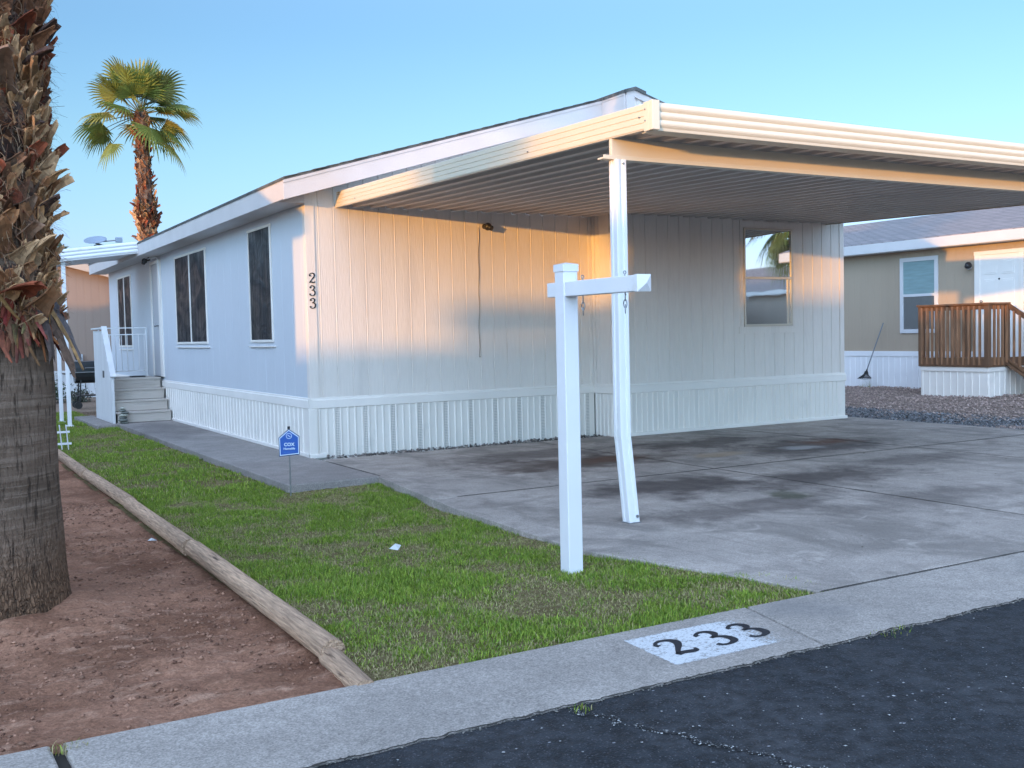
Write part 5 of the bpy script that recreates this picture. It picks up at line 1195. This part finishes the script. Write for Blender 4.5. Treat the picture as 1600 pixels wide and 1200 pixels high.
# ================================================================== OTHER HOUSES
def simple_house(name, x0, x1, y0, y1, label, wallc, trimc, axis='y', zf=0., H=3.13, belt_z=.82, pitch=.27, roofm=None, windows=(), skirtc=(.70, .71, .72), cat='house', over=.32):
    root = empty(name, ((x0 + x1) / 2, (y0 + y1) / 2, zf), label, cat)
    wm = mat(name + '_wall_%d' % int(wallc[0] * 1000), wallc, .7, .05, 1.2, .3, 40, (1, 1, .2)); tm = mat('trim_%d' % int(trimc[0] * 1000), trimc, .5, .04, 2)
    skm = mat('skirt_%d' % int(skirtc[0] * 1000), skirtc, .5, .04, 1.5); roofm = roofm or ROOFL
    cx, cy = (x0 + x1) / 2, (y0 + y1) / 2
    hw = (x1 - x0) / 2 if axis == 'y' else (y1 - y0) / 2
    def rfz(x, y): return H + .2 + (hw + over - (abs(x - cx) if axis == 'y' else abs(y - cy))) * pitch
    f = MB()
    for a, b in (((x0, y0), (x1, y0)), ((x1, y0), (x1, y1)), ((x1, y1), (x0, y1)), ((x0, y1), (x0, y0))):
        gable = (a[1] == b[1]) if axis == 'y' else (a[0] == b[0])
        a_, b_ = Vector(a), Vector(b)
        if gable:
            mid = a_.lerp(b_, .5); siding(f, a_, mid, zf + belt_z, lambda x, y: rfz(x, y) - .03, .2, .004, .01); siding(f, mid, b_, zf + belt_z, lambda x, y: rfz(x, y) - .03, .2, .004, .01)
        else: siding(f, a_, b_, zf + belt_z, H + .02, .2, .004, .01)
    f.build('wall', wm, root)
    f = MB()
    for a, b in (((x0, y0 - .02), (x1, y0 - .02)), ((x1 + .02, y0), (x1 + .02, y1)), ((x1, y1 + .02), (x0, y1 + .02)), ((x0 - .02, y1), (x0 - .02, y0))): skirting(f, a, b, zf - .2, zf + belt_z - .1, False)
    f.build('skirting', [skm, VENT], root)
    f = MB(); o = .035; f.box(x0 - o, x1 + o, y0 - o, y0 - .001, zf + belt_z - .1, zf + belt_z + .02); f.box(x0 - o, x1 + o, y1 + .001, y1 + o, zf + belt_z - .1, zf + belt_z + .02)
    f.box(x0 - o, x0 - .001, y0 - .001, y1 + .001, zf + belt_z - .1, zf + belt_z + .02); f.box(x1 + .001, x1 + o, y0 - .001, y1 + .001, zf + belt_z - .1, zf + belt_z + .02); f.build('belt_trim', skm, root)
    f = MB(); t = .03; e_ = over
    if axis == 'y':
        ez = H + .2; rg = rfz(cx, cy)
        for s_ in (-1, 1):
            xe = cx + s_ * (hw + e_); p = [(xe, y0 - e_), (cx, y0 - e_), (cx, y1 + e_), (xe, y1 + e_)]
            if s_ > 0: p = [(cx, y0 - e_), (xe, y0 - e_), (xe, y1 + e_), (cx, y1 + e_)]
            zz = [ez if abs(q[0] - xe) < 1e-6 else rg for q in p]; f.hexa([(q[0], q[1], z) for q, z in zip(p, zz)] + [(q[0], q[1], z + t) for q, z in zip(p, zz)])
        f.build('roof', roofm, root); f = MB()
        for s_ in (-1, 1):
            xe = cx + s_ * (hw + e_); f.box(min(xe, xe + s_ * .02), max(xe, xe + s_ * .02), y0 - e_, y1 + e_, H, H + .21); f.box(min(xe, cx + s_ * hw), max(xe, cx + s_ * hw), y0 - e_, y1 + e_, H - .012, H)
            for ye in (y0 - e_, y1 + e_): f.hexa([(cx, ye - .011, rg - .2), (xe, ye - .011, ez - .2), (xe, ye + .011, ez - .2), (cx, ye + .011, rg - .2), (cx, ye - .011, rg + .003), (xe, ye - .011, ez + .003), (xe, ye + .011, ez + .003), (cx, ye + .011, rg + .003)])
    else:
        ez = H + .2; rg = rfz(cx, cy)
        for s_ in (-1, 1):
            ye = cy + s_ * (hw + e_); f.hexa([(x0 - e_, cy, rg), (x1 + e_, cy, rg), (x1 + e_, ye, ez), (x0 - e_, ye, ez), (x0 - e_, cy, rg + t), (x1 + e_, cy, rg + t), (x1 + e_, ye, ez + t), (x0 - e_, ye, ez + t)])
        f.build('roof', roofm, root); f = MB()
        for s_ in (-1, 1):
            ye = cy + s_ * (hw + e_); f.box(x0 - e_, x1 + e_, min(ye, ye + s_ * .02), max(ye, ye + s_ * .02), H, H + .21); f.box(x0 - e_, x1 + e_, min(ye, cy + s_ * hw), max(ye, cy + s_ * hw), H - .012, H)
            for xe in (x0 - e_, x1 + e_): f.hexa([(xe - .011, cy, rg - .2), (xe - .011, ye, ez - .2), (xe + .011, ye, ez - .2), (xe + .011, cy, rg - .2), (xe - .011, cy, rg + .003), (xe - .011, ye, ez + .003), (xe + .011, ye, ez + .003), (xe + .011, cy, rg + .003)])
    f.build('fascia', tm, root)
    for (face, a, b, z0, z1) in windows:
        def bx(mb_, u0, u1, w0, w1, d0, d1):
            if face == 'S': mb_.box(u0, u1, y0 - d1, y0 - d0, w0, w1)
            if face == 'N': mb_.box(u0, u1, y1 + d0, y1 + d1, w0, w1)
            if face == 'W': mb_.box(x0 - d1, x0 - d0, u0, u1, w0, w1)
            if face == 'E': mb_.box(x1 + d0, x1 + d1, u0, u1, w0, w1)
        f = MB(); t = .09; bx(f, a, b, z0, z0 + t, 0, .03); bx(f, a, b, z1 - t, z1, 0, .03); bx(f, a, a + t, z0 + t, z1 - t, 0, .03); bx(f, b - t, b, z0 + t, z1 - t, 0, .03); zm = (z0 + z1) / 2; bx(f, a + t, b - t, zm - .03, zm + .03, 0, .026); wv = f.build('window', tm, root, bevel=.003)
        f = MB(); bx(f, a + t, b - t, z0 + t, zm - .03, .004, .010); f.build('pane', GLASS, wv)
        f = MB(); bx(f, a + t, b - t, zm + .03, z1 - t, .004, .014); f.build('pane', mat('blinds_behind_glass', (.20, .30, .31), .08, .1, 3, .1, 20, (1, 1, 8)) if face == 'W' else GLASS, wv)
    return root
nb = simple_house('neighbour_house', 15.6, 24.2, -8.5, 13.5, 'khaki house with white trim and grey shingle roof behind the gravel yard', (.36, .29, .215), (.56, .56, .57), 'y', 0.02, 3.12, .80, .225, ROOFL, [('W', 3.19, 4.21, 1.25, 2.96), ('W', -3.2, -1.6, 1.3, 2.9)], cat='house')
# door of the neighbour house
f = MB(); f.box(15.57, 15.60, 1.17, 2.27, .80, .84); f.box(15.567, 15.60, 2.14, 2.27, .84, 2.88); f.box(15.567, 15.60, 1.13, 1.24, .84, 2.88); f.box(15.563, 15.60, 1.12, 2.28, 2.88, 2.96); fr = f.build('door_frame', TRIM, nb, bevel=.004)
f = MB(); f.box(15.583, 15.60, 1.24, 2.14, .84, 2.88)
dr = f.build('door', mat('white_door', (.74, .72, .68), .45, .03), nb)
f = MB()
for (a, b) in ((1.34, 1.64), (1.74, 2.04)):
    for (z0, z1) in ((2.46, 2.74), (1.70, 2.36), (1.0, 1.56)):
        for q in (0, .035): f.box(15.576 - q * .1, 15.584, a + q, b - q, z0 + q, z1 - q)
f.build('door_panels', MATS['white_door'], dr, bevel=.004)
f = MB(); f.tube([(15.58, 2.08, 1.90), (15.55, 2.08, 1.90)], .012, 8); f.ball((15.53, 2.08, 1.90), .032, 12, 8); f.build('knob', STEEL, dr, smooth=True)
f = MB(); f.ball((15.58, 1.69, 2.36), .02, 8, 6); f.build('peephole', DARKMETAL, dr)
lw = empty('wall_light', (15.6, 2.42, 2.66), 'small black outdoor light on the khaki wall beside the neighbour door', 'light')
f = MB(); f.tube([(15.6, 2.42, 2.66), (15.57, 2.42, 2.66)], [.07, .06], 14); f.build('base', ALUW, lw)
f = MB(); f.tube([(15.57, 2.42, 2.66), (15.50, 2.40, 2.66)], .022, 8); f.tube([(15.52, 2.42, 2.66), (15.46, 2.33, 2.68)], [.05, .075], 12); f.build('lamp_head', DARKMETAL, lw, smooth=True)
# deck
DECK_LIT = mat('redwood_sunlit', (.24, .125, .065), .6, .4, 14, .3, 60, (1, 1, .2))  # deck stain lightened, sunlight on the balusters put into the colour
dk = empty('wooden_deck', (14.8, 1.6, 0), 'redwood stained deck with baluster railing and white skirting at the neighbour door', 'deck')
DX, DYA, DYB = 14.0, .83, 2.38
f = MB(); f.box(DX + .002, 15.58, DYA + .002, DYB, .622, .70); [f.box(DX, 15.58, DYA + .14 * i, DYA + .13 + .14 * i, .70, .728) for i in range(11)]; f.build('deck_boards', DECK, dk)
f = MB(); f.box(DX - .042, DX, DYA - .001, DYB + .02, .58, .76); f.box(DX - .04, 15.58, DYA - .04, DYA - .002, .582, .762); f.build('rim_board', DECK, dk, bevel=.004)
f = MB(); f.box(DX - .07, DX + .06, DYA + .062, DYB - .032, 1.801, 1.84); f.box(DX - .072, 14.62, DYA - .07, DYA + .06, 1.80, 1.842); f.box(DX - .03, DX + .01, DYA + .05, DYB - .06, 1.71, 1.80); f.box(DX + .046, 14.53, DYA - .028, DYA + .012, 1.71, 1.799)
f.box(DX - .072, 15.5, DYB - .03, DYB + .05, 1.80, 1.842); f.build('top_rail', DECK, dk, bevel=.004)
for (x, y) in ((DX - .0, DYA + .0), (DX, DYB - .02), (14.58, DYA), (15.5, DYA), (15.5, DYB)):
    f = MB(); f.box(x - .05, x + .045, y - .05, y + .045, .58, 1.80); f.build('rail_post', DECK, dk, bevel=.003)
for i in range(12):
    y = DYA + .12 + i * .122; f = MB(); f.box(DX - .065, DX - .028, y, y + .038, .62, 1.78); f.build('baluster', DECK_LIT, dk)
for i in range(4):
    x = DX + .12 + i * .125; f = MB(); f.box(x, x + .038, DYA - .065, DYA - .028, .62, 1.78); f.build('baluster', DECK_LIT, dk)
for i in range(10):
    x = DX + .12 + i * .125; f = MB(); f.box(x, x + .038, DYB + .01, DYB + .045, .62, 1.78); f.build('baluster', DECK_LIT, dk)
f = MB(); skirting(f, (DX, DYB), (DX, DYA), -.05, .5, False); skirting(f, (DX, DYA), (15.58, DYA), -.05, .5, False); f.box(DX - .022, DX, DYA - .002, DYB, .49, .579); f.box(DX - .02, 15.58, DYA - .02, DYA - .003, .491, .578); f.build('deck_skirting', [SKIRT, VENT], dk)
f = MB(); 
for i in range(3): f.box(14.62, 15.5, DYA - .34 - .28 * i, DYA - .06 - .28 * i, .52 - .18 * i, .555 - .18 * i)
f.beam((14.6, DYA - .02, .66), (14.6, DYA - 1.1, -.03), .04, .22, (1, 0, 0)); f.beam((15.52, DYA - .02, .66), (15.52, DYA - 1.1, -.03), .04, .22, (1, 0, 0)); f.build('deck_steps', DECK, dk)
f = MB(); f.beam((14.6, DYA, 1.80), (14.6, DYA - 1.15, 1.05), .09, .04, (1, 0, 0)); f.beam((14.6, DYA, .74), (14.6, DYA - 1.15, .0), .035, .12, (1, 0, 0)); f.build('stair_rail', DECK, dk)
for i in range(8):
    y = DYA - .14 - i * .125; f = MB(); f.box(14.57, 14.605, y - .038, y, .72 + (y - DYA) * .65, 1.76 + (y - DYA) * .65); f.build('baluster', DECK_LIT, dk)
f = MB(); f.box(14.55, 14.65, DYA - 1.2, DYA - 1.1, -.05, 1.12); f.build('rail_post', DECK, dk)
# leaf rake
lr = empty('leaf_rake', (15.4, 4.95, .0), 'black fan rake leaning against the neighbour skirting with handle up', 'rake')
f = MB(); f.tube([(15.50, 4.62, 1.50), (15.30, 4.93, .42)], .013, 8); f.build('handle', mat('rake_handle', (.16, .18, .2), .5), lr)
f = MB(); top_ = Vector((15.30, 4.93, .42)); f.tube([top_, top_ + Vector((0, .03, -.08))], .018, 8)
for i in range(15):
    t = (i - 7) / 7; f.tube([top_ + Vector((0, .02, -.06)), Vector((15.26, 4.955 + t * .17, .235 - .015 * abs(t))), Vector((15.22, 4.955 + t * .20, .20 - .02 * (1 - abs(t))))], .006, 4)
f.tube([Vector((15.27, 4.955 + (i - 4) / 4 * .15, .262)) for i in range(9)], .006, 5); f.plate([(15.285, 4.90, .38), (15.285, 4.98, .38), (15.28, 5.02, .30), (15.28, 4.87, .30)], (.006, 0, 0)); f.plate([(15.262, 4.79, .245), (15.262, 5.12, .245), (15.25, 5.15, .215), (15.25, 4.76, .215)], (.006, 0, 0)); f.build('rake_head', DARKMETAL, lr)

# house behind
rh = simple_house('rear_house', -6.6, 2.4, 19.5, 33.0, 'tan house with orange lit gable and white skirting behind the lawn', (.29, .21, .165), (.48, .38, .30), 'y', -.05, 2.78, .72, .27, ROOFL, [], cat='house')
em = empty('electric_meter', (.05, 19.45, 1.0), 'small grey electric meter box on the tan rear house wall', 'meter')
f = MB(); f.box(-.10, .10, 19.38, 19.5, .92, 1.14); f.build('box', mat('meter_grey', (.45, .47, .5), .5), em, bevel=.01)
f = MB(); f.tube([(.0, 19.38, 1.03), (.0, 19.34, 1.03)], .06, 12); f.build('dial', STEEL, em)
f = MB(); f.tube([(.12, 19.4, .95), (.15, 19.4, -.05)], .015, 6); f.build('conduit', STEEL, em)
ac = empty('utility_box', (-.98, 18.9, -.08), 'pale grey utility box beside the tan house seen past the awning posts', 'utility box')
f = MB(); f.box(-1.25, -.80, 18.7, 19.1, .55, 1.05); f.build('cabinet', mat('cabinet_grey', (.42, .45, .5), .5), ac, bevel=.01)
f = MB(); [f.box(-1.22 + q, -1.18 + q, 18.75, 18.8, -.08, .55) for q in (0, .37)]; f.build('leg', STEEL, ac)

# barbecue grill
bq = empty('barbecue_grill', (-.52, 13.9, -.08), 'black barrel barbecue grill on a cart behind the entry steps', 'grill')
gx, gy = -.50, 13.9
f = MB(); m_ = 16; vs = []
for xx in (gx - .36, gx + .36):
    for j in range(m_): a = 2 * math.pi * j / m_; vs.append((xx, gy + .235 * math.cos(a), .78 + .26 * math.sin(a)))
f.add(vs, [(j, m_ + j, m_ + (j + 1) % m_, (j + 1) % m_) for j in range(m_)] + [tuple(range(m_)), tuple(range(2 * m_ - 1, m_ - 1, -1))]); f.build('barrel', mat('grill_enamel', (.018, .022, .024), .3, .1), bq, smooth=False, bevel=.01)
f = MB(); f.box(gx - .37, gx + .37, gy - .25, gy - .235, .77, .79); f.tube([(gx - .15, gy - .25, .87), (gx - .15, gy - .31, .88), (gx + .15, gy - .31, .88), (gx + .15, gy - .25, .87)], .012, 6); f.tube([(gx + .2, gy, 1.0), (gx + .2, gy, 1.2)], .035, 8); f.build('handle', STEEL, bq)
for (a, b) in ((-.3, -.2), (.3, -.2), (-.3, .2), (.3, .2)): f = MB(); f.beam((gx + a * .8, gy + b * .8, .60), (gx + a, gy + b, -.06), .03, .03, (0, 1, 0)); f.build('leg', DARKMETAL, bq)
f = MB(); f.box(gx - .33, gx + .33, gy - .2, gy + .2, .22, .245); f.box(gx - .60, gx - .38, gy - .18, gy + .18, .74, .765); f.build('shelf', DARKMETAL, bq)
for b in (-.22, .22): f = MB(); f.tube([(gx - .32, gy + b - .02, .02), (gx - .32, gy + b + .02, .02)], .085, 14); f.build('wheel', DARKMETAL, bq)
# satellite dish on the roof
sd_ = empty('satellite_dish', (-.1, 12.4, 3.35), 'grey satellite dish lying back on the roof behind the awning', 'dish')
c0 = Vector((-.50, 12.4, 3.66)); nrm = Vector((-.15, -.42, .90)).normalized(); ux_ = nrm.cross(Vector((0, 1, 0))).normalized(); uy_ = nrm.cross(ux_)
f = MB(); vs = []
for i in range(7):
    r = .23 * i / 6
    for j in range(28):
        t = 2 * math.pi * j / 28; vs.append(c0 + ux_ * r * 1.05 * math.cos(t) + uy_ * r * .9 * math.sin(t) + nrm * (r * r * .9))
f.add(vs, [(i * 28 + j, i * 28 + (j + 1) % 28, (i + 1) * 28 + (j + 1) % 28, (i + 1) * 28 + j) for i in range(6) for j in range(28)]); o = f.build('reflector', mat('dish_grey', (.24, .29, .36), .45, .04), sd_, smooth=True); s_ = o.modifiers.new('s', 'SOLIDIFY'); s_.thickness = .012
f = MB(); f.tube([c0 - nrm * .02, Vector((-.1, 12.5, 3.50)), Vector((-.05, 12.5, 3.36))], .024, 8); f.tube([c0 + ux_ * .0, c0 + Vector((.42, -.15, .04))], .016, 6); f.build('mast', STEEL, sd_)
f = MB(); e2 = c0 + Vector((.46, -.16, .04)); f.box(e2.x - .07, e2.x + .07, e2.y - .05, e2.y + .05, e2.z - .05, e2.z + .06); f.build('receiver', mat('dish_grey', (0, 0, 0)), sd_, bevel=.01)

# neighbours west and across the street (out of view, placed to shade the lot and fill the window reflection)
simple_house('west_house', -17.0, -8.2, -4.05, 9.3, 'white mobile home on the next lot to the west', (.55, .55, .52), (.7, .7, .7), 'y', -.05, 3.1, .7, .27, ROOFL, [('E', -1.5, 0, 1.4, 2.9)], cat='house')
simple_house('street_house', 27.0, 36.0, -48.0, -33.0, 'pale grey house well behind the street to the southeast', (.34, .35, .37), (.5, .5, .5), 'y', 0, 3.0, .7, .27, ROOFL, [], cat='house')
simple_house('street_house', 38.0, 49.0, -44.0, -30, 'tan house with white trim farther along the street', (.36, .30, .24), (.72, .72, .70), 'y', 0, 3.3, .7, .30, ROOFL, [], cat='house')
simple_house('street_house', 4.0, 13.0, -34.0, -20.0, 'cream house across the street facing the driveway', (.5, .45, .36), (.72, .72, .70), 'y', 0, 3.1, .7, .27, ROOFL, [('N', 6, 7.4, 1.4, 2.8)], cat='house')
palm('palm_tree', (20.2, -13.0, 0), (20.1, -13.0, 4.9), .24, .18, 'fan palm across the street seen only in the window reflection', PG, 26, .8, .9, GRN, 24, False, 1.2, 3.2, .15, 120, -1.1)

simple_house('street_house', -25.2, -15.0, -32.0, -19.4, 'unseen beige house across the street to the southwest, roof shaped for its shade', (.45, .40, .33), (.7, .7, .7), 'y', 0, 2.6, .7, .05, ROOFL, [('N', -23, -21.5, 1.4, 2.8)], cat='house')  # unseen; roof height and pitch set by the shade it casts
simple_house('west_house', -35.0, -25.0, -2.0, 12.0, 'unseen low house two lots to the west, roof shaped to shade the rear house', (.45, .42, .38), (.7, .7, .7), 'y', -.05, 3.3, .7, .08, ROOFL, [('E', 2, 3.5, 1.4, 2.8)], cat='house')  # unseen; height and pitch chosen to shade the rear wall's lower part
shd = empty('shade_row', (-43, -20.8, 0), 'unseen long flat roofed block added to the southwest to shade the lower walls', 'shade blocker')  # added out of view, its top edge limits sun on the lower walls
f = MB(); siding(f, (-25.8, -19.5), (-60, -19.5), 0, 2.92, .4, .02, .03); siding(f, (-60, -22), (-25.8, -22), 0, 2.92, .4, .02, .03); siding(f, (-25.8, -22), (-25.8, -19.5), 0, 2.92, .4, .02, .03); siding(f, (-60, -19.5), (-60, -22), 0, 2.92, .4, .02, .03); f.build('wall', SIDING, shd)
f = MB(); f.box(-60.1, -25.7, -22.1, -19.4, 2.9, 3.05); f.build('roof', FASCIA, shd)
for i in range(9):
    x = -58 + i * 3.6; f = MB(); f.box(x, x + 2.4, -19.5 + .005, -19.46, 0, 2.3); f.build('door', TRIM, shd)
cn = empty('shade_canopy', (-32, -24, 0), 'unseen raised slab on posts added to cast the shade band on the front wall', 'canopy')  # added out of view as a slab casting the wall's grey shade band
f = MB(); f.box(-38.5, -30.2, -26.5, -22.4, 3.42, 3.88); f.build('roof', ALUW, cn)
for x, y in ((-38.3, -22.6), (-30.4, -22.6), (-38.3, -26.3), (-30.4, -26.3)): f = MB(); f.box(x - .06, x + .06, y - .06, y + .06, 0, 3.42); f.build('post', ALUW, cn)

palm('palm_tree', (-34.6, -22.9, 0), (-34.6, -22.9, 6.5), .24, .16, 'unseen slim fan palm added across the street to shade the gable rake', PG, 34, .9, 1.0, GRN, 25, False, 1.2, 3.5, .15, 60, -1.0)  # added out of view so its crown shades the upper rake fascia
